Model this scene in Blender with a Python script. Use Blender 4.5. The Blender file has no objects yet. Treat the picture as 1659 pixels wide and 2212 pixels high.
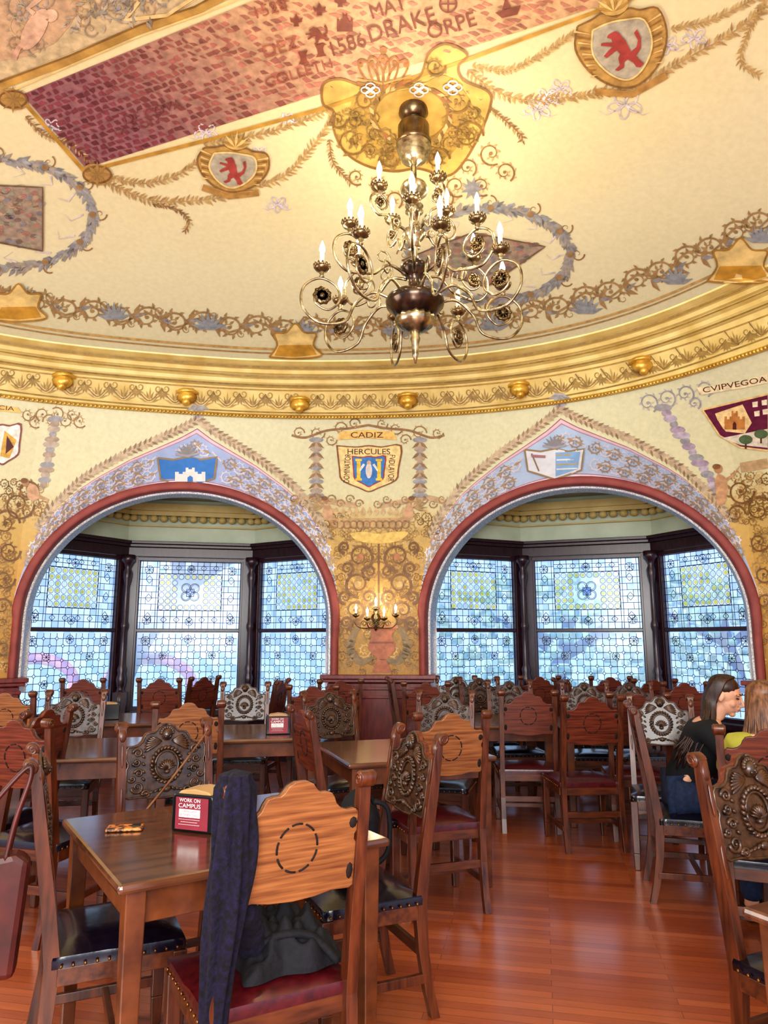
import bpy, bmesh, math, random
from mathutils import Vector, Matrix, geometry
from mathutils.bvhtree import BVHTree
RN=random.Random(7)
SC=bpy.context.scene; C=SC.collection; PI=math.pi
F=1550.0; P=math.radians(10.06); CP=math.cos(P); SP=math.sin(P)
H0=1.6; K=.906; HC=H0*K
CAM0=Vector((0,0,H0))
def ray(u,v):
    x=(u-829.5)/F; up=(1106-v)/F
    return Vector((x,CP-up*SP,SP+up*CP))
def proj(p):
    x,y,z=p[0],p[1],p[2]-H0
    d=y*CP+z*SP; return (829.5+F*x/d, 1106-F*(z*CP-y*SP)/d)
def pl(u,Y,z): return (u-829.5)/F*(Y*CP+(z-HC)*SP)
def hx(s):
    r=[int(s[i:i+2],16)/255 for i in (0,2,4)]
    return tuple((c/12.92 if c<=.04045 else ((c+.055)/1.055)**2.4) for c in r)

# ------------------------------------------------------------ mesh builder
class MB:
    def __init__(s): s.v=[];s.f=[];s.sm=[];s.c=[];s.cur=(1,1,1);s.usec=False
    def add(s,vs,fs,smooth=False):
        n=len(s.v); s.v+=[tuple(p) for p in vs]; s.c+=[s.cur]*len(vs)
        s.f+=[tuple(i+n for i in f) for f in fs]; s.sm+=[smooth]*len(fs)
    def box(s,c,d,rz=0,M=None):
        c=Vector(c); hxx,hy,hz=d[0]/2,d[1]/2,d[2]/2
        M=M or Matrix.Rotation(rz,3,'Z')
        vs=[c+M@Vector((a*hxx,b*hy,e*hz)) for e in(-1,1) for b in(-1,1) for a in(-1,1)]
        s.add(vs,[(0,2,3,1),(4,5,7,6),(0,1,5,4),(2,6,7,3),(0,4,6,2),(1,3,7,5)])
    def taper(s,c0,d0,c1,d1):
        vs=[]
        for c,d in((c0,d0),(c1,d1)):
            for b in(-1,1):
                for a in(-1,1): vs.append((c[0]+a*d[0]/2,c[1]+b*d[1]/2,c[2]))
        s.add(vs,[(0,2,3,1),(4,5,7,6),(0,1,5,4),(2,6,7,3),(0,4,6,2),(1,3,7,5)])
    def bar(s,p,q,w,h):
        p=Vector(p);q=Vector(q);d=q-p;L=d.length
        if L<1e-6:return
        y=d/L; up=Vector((0,0,1)) if abs(y.z)<.95 else Vector((1,0,0))
        x=y.cross(up).normalized(); z=x.cross(y)
        s.box((p+q)/2,(w,L,h),M=Matrix((x,y,z)).transposed())
    def tube(s,pts,rad,seg=8,sm=True):
        pts=[Vector(p) for p in pts]; n=len(pts)
        if not hasattr(rad,'__len__'): rad=[rad]*n
        t=(pts[1]-pts[0]).normalized()
        a=Vector((0,0,1)) if abs(t.z)<.9 else Vector((1,0,0))
        nx=t.cross(a).normalized(); vs=[]
        for i in range(n):
            if i==0:tt=pts[1]-pts[0]
            elif i==n-1:tt=pts[-1]-pts[-2]
            else:tt=pts[i+1]-pts[i-1]
            if tt.length<1e-9: tt=t
            tt=tt.normalized(); nx=(nx-tt*nx.dot(tt))
            if nx.length<1e-6: nx=tt.orthogonal()
            nx=nx.normalized(); ny=tt.cross(nx)
            for k in range(seg):
                an=2*PI*k/seg; vs.append(pts[i]+(nx*math.cos(an)+ny*math.sin(an))*rad[i])
        fs=[]
        for i in range(n-1):
            for k in range(seg):
                k2=(k+1)%seg; fs.append((i*seg+k,i*seg+k2,(i+1)*seg+k2,(i+1)*seg+k))
        fs.append(tuple(range(seg-1,-1,-1))); fs.append(tuple((n-1)*seg+k for k in range(seg)))
        s.add(vs,fs,sm)
    def lathe(s,prof,c=(0,0,0),seg=16,M=None,sm=True,lob=0,lobn=0):
        c=Vector(c); M=M or Matrix.Identity(3); vs=[];fs=[];n=len(prof)
        for (r,z) in prof:
            for k in range(seg):
                a=2*PI*k/seg; rr=r*(1+(lob*math.cos(lobn*a) if lobn else 0)); vs.append(c+M@Vector((rr*math.cos(a),rr*math.sin(a),z)))
        for i in range(n-1):
            for k in range(seg):
                k2=(k+1)%seg; fs.append((i*seg+k,i*seg+k2,(i+1)*seg+k2,(i+1)*seg+k))
        fs.append(tuple(range(seg-1,-1,-1))); fs.append(tuple((n-1)*seg+k for k in range(seg)))
        s.add(vs,fs,sm)
    def ell(s,c,r,seg=8,ring=6,M=None,dis=None):
        c=Vector(c);M=M or Matrix.Identity(3)
        vs=[];fs=[]
        for i in range(1,ring):
            ph=PI*i/ring
            for k in range(seg):
                a=2*PI*k/seg; q=Vector((math.sin(ph)*math.cos(a),math.sin(ph)*math.sin(a),math.cos(ph)))
                m=dis(q) if dis else 1
                vs.append(c+M@Vector((q.x*r[0]*m,q.y*r[1]*m,q.z*r[2]*m)))
        vs.append(c+M@Vector((0,0,r[2]))); vs.append(c+M@Vector((0,0,-r[2])))
        t=len(vs)-2;b=len(vs)-1
        for i in range(ring-2):
            for k in range(seg):
                k2=(k+1)%seg; fs.append((i*seg+k,(i+1)*seg+k,(i+1)*seg+k2,i*seg+k2))
        for k in range(seg):
            k2=(k+1)%seg; fs.append((t,k,k2)); fs.append((b,(ring-2)*seg+k2,(ring-2)*seg+k))
        s.add(vs,fs,True)
    def prism(s,poly,f0,f1):
        n=len(poly); vs=[f0(a,b) for a,b in poly]+[f1(a,b) for a,b in poly]
        fs=[tuple(range(n)),tuple(range(2*n-1,n-1,-1))]
        for i in range(n):
            j=(i+1)%n; fs.append((i,i+n,j+n,j))
        s.add(vs,fs)
    def grid(s,rows,sm=True,colr=None):
        n=len(rows[0]); vs=[p for r in rows for p in r]; fs=[]
        for i in range(len(rows)-1):
            for k in range(n-1): fs.append((i*n+k,i*n+k+1,(i+1)*n+k+1,(i+1)*n+k))
        s.add(vs,fs,sm)
    def map(s,fn): s.v=[tuple(fn(p)) for p in s.v]
    def mesh(s,name):
        me=bpy.data.meshes.new(name); me.from_pydata(s.v,[],s.f); 
        me.polygons.foreach_set('use_smooth',s.sm)
        if s.usec:
            ca=me.color_attributes.new('Col','FLOAT_COLOR','POINT')
            fl=[]
            for c in s.c: fl+=[c[0],c[1],c[2],1]
            ca.data.foreach_set('color',fl)
        me.update(); return me
    def build(s,name,mat,parent=None,bevel=0,fix=True):
        me=s.mesh(name)
        if fix and not s.usec:
            bm=bmesh.new(); bm.from_mesh(me); bmesh.ops.recalc_face_normals(bm,faces=bm.faces); bm.to_mesh(me); bm.free()
        me.materials.append(mat)
        o=bpy.data.objects.new(name,me); C.objects.link(o)
        if parent: o.parent=parent
        if bevel:
            b=o.modifiers.new('b','BEVEL'); b.width=bevel; b.segments=2; b.limit_method='ANGLE'; b.angle_limit=.6
        return o
def empty(name,loc=(0,0,0),rz=0):
    o=bpy.data.objects.new(name,None); C.objects.link(o); o.empty_display_size=.1
    o.location=loc; o.rotation_euler=(0,0,rz); return o
def tag(o,label,cat,group=None):
    o['label']=label;o['category']=cat
    if group:o['group']=group
    return o
def struct(o): o['kind']='structure'; return o
def dup(root,loc,rz,name=None):
    r=root.copy(); C.objects.link(r); r.location=loc; r.rotation_euler=(0,0,rz)
    for ch in list(root.children):
        c=ch.copy(); C.objects.link(c); c.parent=r
        for g in ch.children:
            d=g.copy(); C.objects.link(d); d.parent=c
    return r

# ------------------------------------------------------------ materials
def newmat(name):
    m=bpy.data.materials.new(name); m.use_nodes=True; nt=m.node_tree
    return m,nt,nt.nodes['Principled BSDF']
def mat(name,c1,c2=None,rough=.5,metal=0,scale=5,stretch=(1,1,1),bump=0,spec=.5,detail=4,coat=0,contrast=.25):
    m,nt,b=newmat(name); c1=hx(c1); c2=hx(c2) if c2 else c1
    tc=nt.nodes.new('ShaderNodeTexCoord'); mp=nt.nodes.new('ShaderNodeMapping'); mp.inputs['Scale'].default_value=stretch
    no=nt.nodes.new('ShaderNodeTexNoise'); no.inputs['Scale'].default_value=scale; no.inputs['Detail'].default_value=detail
    rp=nt.nodes.new('ShaderNodeValToRGB'); rp.color_ramp.elements[0].position=.5-contrast; rp.color_ramp.elements[1].position=.5+contrast
    rp.color_ramp.elements[0].color=(*c1,1); rp.color_ramp.elements[1].color=(*c2,1)
    L=nt.links.new; L(tc.outputs['Object'],mp.inputs['Vector']); L(mp.outputs[0],no.inputs['Vector']); L(no.outputs[0],rp.inputs[0]); L(rp.outputs[0],b.inputs['Base Color'])
    b.inputs['Roughness'].default_value=rough; b.inputs['Metallic'].default_value=metal
    b.inputs['Specular IOR Level'].default_value=spec; b.inputs['Coat Weight'].default_value=coat; b.inputs['Coat Roughness'].default_value=.15
    if bump:
        bp=nt.nodes.new('ShaderNodeBump'); bp.inputs['Strength'].default_value=bump; bp.inputs['Distance'].default_value=.01
        L(no.outputs[0],bp.inputs['Height']); L(bp.outputs[0],b.inputs['Normal'])
    return m
def emit(name,c,st):
    m,nt,b=newmat(name); b.inputs['Base Color'].default_value=(*hx(c),1); b.inputs['Emission Color'].default_value=(*hx(c),1); b.inputs['Emission Strength'].default_value=st
    return m
M={}
M['wood']=mat('chair_wood','30140a','763e20',.34,scale=6,stretch=(1,6,6),bump=.05,coat=.2)
M['woodv']=mat('chair_wood_vertical','2c110a','723a1e',.34,scale=7,stretch=(6,6,.7),bump=.05,coat=.2)
M['board']=mat('board_wood','5e3018','a86e40',.42,scale=16,stretch=(.35,5,6),bump=.05,coat=.1,contrast=.28)
M['boardr']=mat('board_wood_mahogany','3e140c','7c3a24',.4,scale=16,stretch=(.35,5,6),bump=.05,coat=.1,contrast=.24)
M['carve']=mat('carved_dark_wood','160c08','5c3c28',.34,scale=30,bump=.3,coat=.4)
M['dark']=mat('groove','100503','1c0a06',.8)
M['leather']=mat('oxblood_leather','34080f','5e161c',.3,scale=30,bump=.12,coat=.4)
M['leather_shaded']=mat('oxblood_leather_shaded','0a0812','1c1426',.22,scale=30,bump=.12,coat=.5)  # same oxblood leather, with shade and bluish reflection put into its colour
M['brassnail']=mat('nail_brass','6a4424','a87840',.3,metal=.9)
M['tabletop']=mat('table_top_wood','42241a','784c34',.17,scale=4,stretch=(1,7,1),bump=.02,coat=.6)
M['tablewood']=mat('table_wood','44200f','7e4624',.32,scale=6,stretch=(2,2,2),bump=.03,coat=.3)
M['brass']=mat('aged_brass','685c46','d0c2a0',.26,metal=.9,scale=14,contrast=.15)
M['brassd']=mat('dark_pewter_brass','463c2c','988260',.26,metal=.88,scale=12)
M['bronze']=mat('dark_bronze_bowl','2c2622','66564a',.2,metal=.85,scale=12)
M['candle']=mat('candle_sleeve','f4ead2','fff8ea',.5)
M['bulb']=emit('bulb_glow','fff8e6',40)
M['dwood']=mat('dark_window_wood','1c0a12','3e1e28',.35,scale=8,stretch=(4,4,1),coat=.3)
M['mahog']=mat('mahogany_panel','541616','80302a',.35,scale=6,stretch=(4,4,1),coat=.3)
M['redband']=mat('red_arch_plaster','7c3430','9a4c44',.6,scale=6)
M['plaster']=mat('cornice_plaster','c8ac60','ead894',.42,scale=4)
M['bayplaster']=mat('bay_cornice_plaster','b89c58','d0b878',.5,scale=4)
M['gold']=mat('gilding','b8862e','f4d068',.3,metal=.5,scale=9)
M['baywall']=mat('bay_wall_sage','b8c0a4','d0d6bc',.7,scale=3)
M['lead']=mat('lead_came','0e1a40','1c2a58',.5)
M['soffit']=mat('pale_patterned_soffit','d0ccd4','ffffff',.6,scale=60,contrast=.05)
M['black']=mat('black_plastic','0c0c10','18181c',.35)
M['card']=mat('red_card','7c2432','9a3a48',.5)
M['white']=mat('white_print','f4f0ec','ffffff',.5)
M['cream']=mat('cream_edge','a88454','c8a474',.4)
M['skin']=mat('skin','cc9478','e2b094',.5)
M['lips']=mat('lips','a85a50','b8685c',.5)
M['eye']=mat('eye','18100c','2a1c14',.2)
M['hair']=mat('brown_hair','140a08','46291c',.4,scale=60,stretch=(1,1,.12))
M['hairb']=mat('light_brown_hair','3a2216','8a6046',.4,scale=60,stretch=(1,1,.12),contrast=.18)
M['tee']=mat('black_cotton','06080e','10141e',.85)
M['jeans']=mat('blue_denim','121e38','22345a',.85,scale=40)
M['yellow']=mat('olive_yellow_cloth','8a8830','b4b04a',.8)
M['jacket']=mat('dark_purple_knit','04030c','171030',.95,scale=60,bump=.8,contrast=.15)
M['bag']=mat('black_nylon','040407','100e1a',.8,scale=40,bump=.5)
M['tote']=mat('red_leather_tote','34100e','5c2018',.45,scale=12,bump=.1)
M['strap']=mat('brown_strap','5a3420','8c6040',.5,scale=12)
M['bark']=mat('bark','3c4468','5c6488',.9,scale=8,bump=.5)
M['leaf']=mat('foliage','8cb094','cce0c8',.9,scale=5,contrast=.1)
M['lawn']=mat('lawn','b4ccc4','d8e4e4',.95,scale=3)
M['pinkp']=mat('pink_painted_metal','e08098','e898ac',.6)
M['case']=mat('patterned_phone_case','3a1c10','e09048',.3,scale=60,contrast=.08)
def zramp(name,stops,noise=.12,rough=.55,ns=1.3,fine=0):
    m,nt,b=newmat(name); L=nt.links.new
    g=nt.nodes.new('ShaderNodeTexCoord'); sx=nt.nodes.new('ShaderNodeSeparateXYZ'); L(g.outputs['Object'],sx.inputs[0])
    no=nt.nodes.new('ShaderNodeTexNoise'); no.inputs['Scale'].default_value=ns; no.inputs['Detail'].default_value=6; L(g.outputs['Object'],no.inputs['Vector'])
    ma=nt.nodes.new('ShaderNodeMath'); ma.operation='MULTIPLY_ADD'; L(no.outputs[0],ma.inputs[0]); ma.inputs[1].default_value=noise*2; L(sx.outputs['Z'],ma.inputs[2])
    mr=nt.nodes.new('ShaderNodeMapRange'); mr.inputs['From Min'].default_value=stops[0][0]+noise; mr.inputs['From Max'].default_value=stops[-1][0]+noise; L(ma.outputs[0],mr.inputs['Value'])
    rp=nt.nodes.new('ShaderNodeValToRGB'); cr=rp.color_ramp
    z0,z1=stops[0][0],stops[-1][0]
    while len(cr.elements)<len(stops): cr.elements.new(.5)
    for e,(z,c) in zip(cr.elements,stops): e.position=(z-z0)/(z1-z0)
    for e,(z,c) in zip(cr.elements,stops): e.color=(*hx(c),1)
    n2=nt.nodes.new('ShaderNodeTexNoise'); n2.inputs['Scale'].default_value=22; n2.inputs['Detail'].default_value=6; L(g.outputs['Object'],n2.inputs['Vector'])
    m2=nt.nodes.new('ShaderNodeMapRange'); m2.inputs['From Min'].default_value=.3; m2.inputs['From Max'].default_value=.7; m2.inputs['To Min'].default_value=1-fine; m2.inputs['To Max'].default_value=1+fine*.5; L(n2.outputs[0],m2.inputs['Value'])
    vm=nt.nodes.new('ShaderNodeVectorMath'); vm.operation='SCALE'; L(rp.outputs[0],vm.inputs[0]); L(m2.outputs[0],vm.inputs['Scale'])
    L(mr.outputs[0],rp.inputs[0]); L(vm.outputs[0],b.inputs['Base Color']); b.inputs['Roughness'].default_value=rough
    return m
M['ceil']=zramp('ceiling_cream_plaster',[(4.7,'dbdab8'),(5.1,'e4dfba'),(5.5,'e2d4a2')],.15,fine=.06)  # cream plaster, yellower towards the top: chandelier glow painted into the colour
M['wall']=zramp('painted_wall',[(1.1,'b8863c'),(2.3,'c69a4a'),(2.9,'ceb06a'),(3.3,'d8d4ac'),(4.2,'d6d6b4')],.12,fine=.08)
def paintmat(name,rough=.5,metal=0,mott=.3,scale=18):
    m,nt,b=newmat(name); L=nt.links.new
    a=nt.nodes.new('ShaderNodeAttribute'); a.attribute_name='Col'
    tc=nt.nodes.new('ShaderNodeTexCoord')
    no=nt.nodes.new('ShaderNodeTexNoise'); no.inputs['Scale'].default_value=scale; no.inputs['Detail'].default_value=5; L(tc.outputs['Object'],no.inputs['Vector'])
    mr=nt.nodes.new('ShaderNodeMapRange'); mr.inputs['From Min'].default_value=.3; mr.inputs['From Max'].default_value=.7; mr.inputs['To Min'].default_value=1-mott; mr.inputs['To Max'].default_value=1+mott*.6; L(no.outputs[0],mr.inputs['Value'])
    mx=nt.nodes.new('ShaderNodeVectorMath'); mx.operation='SCALE'; L(a.outputs['Color'],mx.inputs[0]); L(mr.outputs[0],mx.inputs['Scale'])
    L(mx.outputs[0],b.inputs['Base Color']); b.inputs['Roughness'].default_value=rough; b.inputs['Metallic'].default_value=metal
    return m
M['paint']=paintmat('mural_paint'); M['gildpaint']=paintmat('gilded_paint',.45,.15,.35,7); M['vaultpaint']=paintmat('vault_paint',.5,0,.1,10)
m,nt,b=newmat('leaded_glass'); nt.nodes.remove(b); L=nt.links.new
a=nt.nodes.new('ShaderNodeAttribute'); a.attribute_name='Col'
tr=nt.nodes.new('ShaderNodeBsdfTransparent'); tl=nt.nodes.new('ShaderNodeBsdfTranslucent'); gl=nt.nodes.new('ShaderNodeBsdfGlossy'); gl.inputs['Roughness'].default_value=.1
L(a.outputs['Color'],tr.inputs[0]); L(a.outputs['Color'],tl.inputs[0])
m1=nt.nodes.new('ShaderNodeMixShader'); m1.inputs[0].default_value=.45; L(tr.outputs[0],m1.inputs[1]); L(tl.outputs[0],m1.inputs[2])
m2=nt.nodes.new('ShaderNodeMixShader'); m2.inputs[0].default_value=.04; L(m1.outputs[0],m2.inputs[1]); L(gl.outputs[0],m2.inputs[2])
L(m2.outputs[0],nt.nodes['Material Output'].inputs[0]); M['glass']=m
m,nt,b=newmat('glossy_red_plank_floor'); L=nt.links.new
tc=nt.nodes.new('ShaderNodeTexCoord'); mp=nt.nodes.new('ShaderNodeMapping'); mp.inputs['Rotation'].default_value=(0,0,math.radians(12)); L(tc.outputs['Object'],mp.inputs[0])
br=nt.nodes.new('ShaderNodeTexBrick'); br.inputs['Scale'].default_value=1; br.inputs['Brick Width'].default_value=1.1; br.inputs['Row Height'].default_value=.06; br.inputs['Mortar Size'].default_value=.0014
br.inputs['Color1'].default_value=(*hx('c06c40'),1); br.inputs['Color2'].default_value=(*hx('a0502e'),1); br.inputs['Mortar'].default_value=(*hx('743820'),1); L(mp.outputs[0],br.inputs['Vector'])
no=nt.nodes.new('ShaderNodeTexNoise'); no.inputs['Scale'].default_value=6; mp2=nt.nodes.new('ShaderNodeMapping'); mp2.inputs['Scale'].default_value=(.6,8,1); L(mp.outputs[0],mp2.inputs[0]); L(mp2.outputs[0],no.inputs[0])
mx=nt.nodes.new('ShaderNodeMix'); mx.data_type='RGBA'; mx.blend_type='MULTIPLY'; mx.inputs[0].default_value=.6
rp=nt.nodes.new('ShaderNodeValToRGB'); rp.color_ramp.elements[0].color=(.6,.6,.6,1); rp.color_ramp.elements[1].color=(1.3,1.25,1.15,1); L(no.outputs[0],rp.inputs[0])
L(br.outputs[0],mx.inputs[6]); L(rp.outputs[0],mx.inputs[7]); L(mx.outputs[2],b.inputs['Base Color']); b.inputs['Roughness'].default_value=.32; b.inputs['Coat Weight'].default_value=1; b.inputs['Coat Roughness'].default_value=.2; b.inputs['Coat IOR'].default_value=1.9
M['floor']=m

ROOM=[]   # top-level objects built in room units, scaled by K at the end
# ------------------------------------------------------------ room plan
O=Vector((0,3))
KN=[(-225,7.5),(-180,6.8),(-135,7.5),(-90,7.5),(-45,5.6),(0,4.6),(20,4.5),(42.1,4.67),(56.4,4.98),(73.7,5.13),(90,5.2),(100.7,5.31),(119.8,5.65),(133,6.14),(150,6.5),(180,6.8),(225,7.5),(270,7.5)]
def rl(d):
    while d>260:d-=360
    while d<-220:d+=360
    for (a,r),(b2,r2) in zip(KN,KN[1:]):
        if a<=d<=b2: return r+(r2-r)*(d-a)/(b2-a)
def rr(th):
    d=math.degrees(th); return sum(rl(d+k*1.5) for k in range(-5,6))/11
def cp(th,ins,z):
    r=rr(th)-ins; return Vector((O.x+r*math.cos(th),O.y+r*math.sin(th),z))
INS=.42
def ceilp(th,rho): 
    r=(rr(th)-INS)*rho; return Vector((O.x+r*math.cos(th),O.y+r*math.sin(th),4.76+.74*(1-rho**2.4)))
SURF_V=[];SURF_F=[]
def reg(mb):
    n=len(SURF_V); SURF_V.extend([Vector(p) for p in mb.v]); SURF_F.extend([tuple(i+n for i in f) for f in mb.f])
mb=MB(); NT=180
mb.grid([[ceilp(2*PI*k/NT,max(.001,j/26)) for k in range(NT+1)] for j in range(27)])
reg(mb); ceiling=struct(mb.build('ceiling',M['ceil'])); ROOM.append(ceiling)
prof=[(-.03,4.19),(.02,4.19),(.02,4.225),(.0,4.24),(.03,4.3),(.07,4.4),(.11,4.48),(.13,4.52),(.165,4.525),(.165,4.55),(.185,4.565),(.2,4.6),(.235,4.615),(.235,4.64),(.27,4.65),(.29,4.685),(.33,4.695),(.33,4.715),(.36,4.725),(.41,4.745),(.42,4.775)]
mb=MB(); mb.grid([[cp(2*PI*k/NT,i,z) for k in range(NT+1)] for i,z in prof],sm=False)
reg(mb); cornice=struct(mb.build('trim_1',M['plaster'])); ROOM.append(cornice)
A=Vector((-4.17,8.136));B=Vector((-.56,8.95));Cc=Vector((.43,8.9));D=Vector((3.95,7.6))
A1=Vector((-5.0,7.6));D1=Vector((4.6,6.95))
z0A,rise,=1.82,1.65
def arch(t): return z0A+rise*math.sqrt(max(0,1-t*t))
GR=[(0,4.05),(.1,3.94),(.2,3.85),(.41,3.66),(.6,3.44),(.7,3.3),(.85,2.98),(.93,2.7),(1.0,2.1)]
def groin(t):
    t=abs(t)
    for (a,g),(b2,g2) in zip(GR,GR[1:]):
        if t<=b2: return max(g+(g2-g)*(t-a)/(b2-a),arch(t)+.02)
    return 2.1
def W(Bp,z):
    v=Bp-O; th=math.atan2(v.y,v.x); q=max(0,min(1,(z-2.0)/2.2))**1.8
    c=cp(th,-.02,4.2); return Vector((Bp.x+(c.x-Bp.x)*q,Bp.y+(c.y-Bp.y)*q,z))
segs=[(Vector((-7.6,1.0)),Vector((-6.6,5.8)),0),(Vector((-6.6,5.8)),A1,0),(A1,A,0),(A,B,1),(B,Cc,0),(Cc,D,1),(D,D1,0),(D1,Vector((5.6,5.0)),0),(Vector((5.6,5.0)),Vector((5.7,1.0)),0)]
wm=MB()
for a0,b0,ar in segs:
    L0=(b0-a0).length; n=80 if ar else max(2,int(L0/.12)); cols=[]
    for k in range(n+1):
        t=k/n
        if ar: t=.5-.5*math.cos(PI*t)
        p=a0.lerp(b0,t); zl=groin(2*t-1) if ar else 0
        cols.append([W(p,zl+(4.2-zl)*(j/30)) for j in range(31)])
    wm.grid(cols)
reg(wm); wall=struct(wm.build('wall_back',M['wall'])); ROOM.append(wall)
ARCH=[(A,B),(Cc,D)]
lun=[]
for idx,(a0,b0) in enumerate(ARCH):
    mb=MB(); mb.usec=True; n=90
    def rows(f0,f1):
        out=[]
        for j in range(4):
            f=f0+(f1-f0)*j/3; row=[]
            for k in range(n+1):
                t=.5-.5*math.cos(PI*k/n); p=a0.lerp(b0,t); g=W(p,groin(2*t-1)); q=Vector((p.x,p.y,arch(2*t-1)))
                row.append(g.lerp(q,f))
            out.append(row)
        return out
    for f0,f1,c in ((0,.02,'a87488'),(.02,.08,'f4d4e0'),(.08,.1,'c094a8'),(.1,.92,'b4c8f0' if idx==0 else 'c4dcf8'),(.92,.94,'c08c9c'),(.94,1,'f4eef8')):
        mb.cur=hx(c); mb.grid(rows(f0,f1))
    reg(mb); o=struct(mb.build('wall_left_vault' if idx==0 else 'wall_right_vault',M['vaultpaint'])); ROOM.append(o); lun.append(o)
BV=BVHTree.FromPolygons(SURF_V,SURF_F,all_triangles=False)

# ------------------------------------------------------------ arches, bays, windows
def frame2(a0,b0):
    e=(b0-a0).normalized(); return (a0+b0)/2,e,Vector((-e.y,e.x)),(b0-a0).length/2
GC=['dcecfc','e6f2fe','d2e4fa','eef8ff','d8e8fc','e2f0fc']
def pane(w,z0,z1,kind,lead,glass):
    def line(x0,zz0,x1,zz1,wd=.0072):
        wd=max(wd,.0068)
        d=Vector((x1-x0,zz1-zz0)); 
        if d.length<1e-5:return
        n=Vector((-d.y,d.x)).normalized()*wd/2
        lead.add([(x0+n.x,-.006,zz0+n.y),(x1+n.x,-.006,zz1+n.y),(x1-n.x,-.006,zz1-n.y),(x0-n.x,-.006,zz0-n.y)],[(0,1,2,3)])
    def quad(x0,zz0,x1,zz1,c,y=0):
        glass.cur=hx(c); glass.add([(x0,y,zz0),(x1,y,zz0),(x1,y,zz1),(x0,y,zz1)],[(0,1,2,3)])
    def ring(x,z,r,wd=.006,n=12):
        vs=[];
        for k in range(n):
            a=2*PI*k/n+PI/n
            for q in (r-wd/2,r+wd/2): vs.append((x+q*math.cos(a),-.006,z+q*math.sin(a)))
        lead.add(vs,[(2*k,2*k+1,(2*k+3)%(2*n),(2*k+2)%(2*n)) for k in range(n)])
    def disc(x,z,r,c,n=12):
        glass.cur=hx(c); glass.add([(x+r*math.cos(2*PI*k/n),-.002,z+r*math.sin(2*PI*k/n)) for k in range(n)],[tuple(range(n))])
    h=z1-z0
    def star(x,z,r):
        for k in range(4):
            a=k*PI/4; line(x-r*math.cos(a),z-r*math.sin(a),x+r*math.cos(a),z+r*math.sin(a),.0055)
    cs=w/round(w/.088); nx=round(w/cs); ny=round(h/.088); cz=h/ny; bx=bz=zt=0
    if kind: bx=max(3,int(nx*.22)); bz=3; zt=2
    X=lambda i:-w/2+i*cs
    Zf=lambda j:z0+j*cz
    def inner(i,j): return kind and bx<=i<nx-bx and bz<=j<ny-zt
    for i in range(nx):
        for j in range(ny):
            c=RN.choice(GC)
            if not inner(i,j) and (i+j)%4==0: c='c0d8f8'
            quad(X(i),Zf(j),X(i+1),Zf(j+1),c)
            if inner(i,j):
                ii=(i-(nx-1)/2); jj=(j-(bz+ny-zt-1)/2)
                if kind==2 and abs(ii)<1.7 and abs(jj)<1.7: continue
                disc(X(i)+cs/2,Zf(j)+cz/2,cs*.31,RN.choice(['f8e07c','f4d868','f8e898','eef0dc'])); ring(X(i)+cs/2,Zf(j)+cz/2,cs*.42)
    r=.26*cs; rz=.26*cz
    if not kind:
        for i in range(nx):
            for j in range(ny):
                x,z=X(i),Zf(j)
                line(x,z+rz,x,z+cz-rz) if i else None
                line(x+r,z,x+cs-r,z) if j else None
        for i in range(1,nx):
            for j in range(1,ny):
                x,z=X(i),Zf(j)
                if (i+j)%2: line(x-r,z,x,z+rz);line(x,z+rz,x+r,z);line(x+r,z,x,z-rz);line(x,z-rz,x-r,z)
                else: line(x-r,z,x+r,z); line(x,z-rz,x,z+rz)
    else:
        xi0,xi1,zi0,zi1=X(bx),X(nx-bx),Zf(bz),Zf(ny-zt)
        for xa,xb in((-w/2,xi0),(xi1,w/2)):
            nb=2; dx=(xb-xa)/nb
            for j in range(ny):
                z=Zf(j); line(xa,z,xb,z)
                line(xa+dx+(dx*.3 if j%2 else -dx*.3),z,xa+dx+(dx*.3 if j%2 else -dx*.3),z+cz)
            line((xa+xb)/2-dx*.75,z0,(xa+xb)/2-dx*.75,z1); line((xa+xb)/2+dx*.75,z0,(xa+xb)/2+dx*.75,z1)
            for j in range(2,ny-1,3):
                z=Zf(j); q=.045; m_=(xa+xb)/2
                line(m_-q,z,m_,z+q*1.2);line(m_,z+q*1.2,m_+q,z);line(m_+q,z,m_,z-q*1.2);line(m_,z-q*1.2,m_-q,z)
        for za,zb in((z0,zi0),(zi1,z1)):
            for i in range(bx,nx-bx+1):
                line(X(i),za,X(i),zb)
            for j in range(1,3): zz=za+(zb-za)*j/3; line(xi0,zz,xi1,zz)
            for i in range(bx+1,nx-bx,2):
                z=(za+zb)/2; q=.04; line(X(i)-q,z,X(i),z+q);line(X(i),z+q,X(i)+q,z);line(X(i)+q,z,X(i),z-q);line(X(i),z-q,X(i)-q,z)
        line(xi0,zi0,xi1,zi0,.011);line(xi0,zi1,xi1,zi1,.011);line(xi0,zi0,xi0,zi1,.011);line(xi1,zi0,xi1,zi1,.011)
        if kind==2:
            cz_=(zi0+zi1)/2
            for k in range(4):
                a=k*PI/2+PI/4; ring(cs*.95*math.cos(a),cz_+cs*.95*math.sin(a),cs*.75,.008,16); ring(cs*1.0*math.cos(a),cz_+cs*1.0*math.sin(a),cs*.55,.006,16)
            quad(-cs*.6,cz_-cs*.7,cs*.6,cz_+cs*.5,'94b4ec',-.003); line(-cs*.6,cz_-cs*.7,cs*.6,cz_-cs*.7);line(-cs*.6,cz_+cs*.5,cs*.6,cz_+cs*.5);line(-cs*.6,cz_-cs*.7,-cs*.6,cz_+cs*.5);line(cs*.6,cz_-cs*.7,cs*.6,cz_+cs*.5)
    for sx in(-1,1):
        for sz in(-1,1):
            x=sx*(w/2-.12); z=(z0+z1)/2+sz*(h/2-.12); ring(x,z,.06,.007,8); star(x,z,.06)
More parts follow.
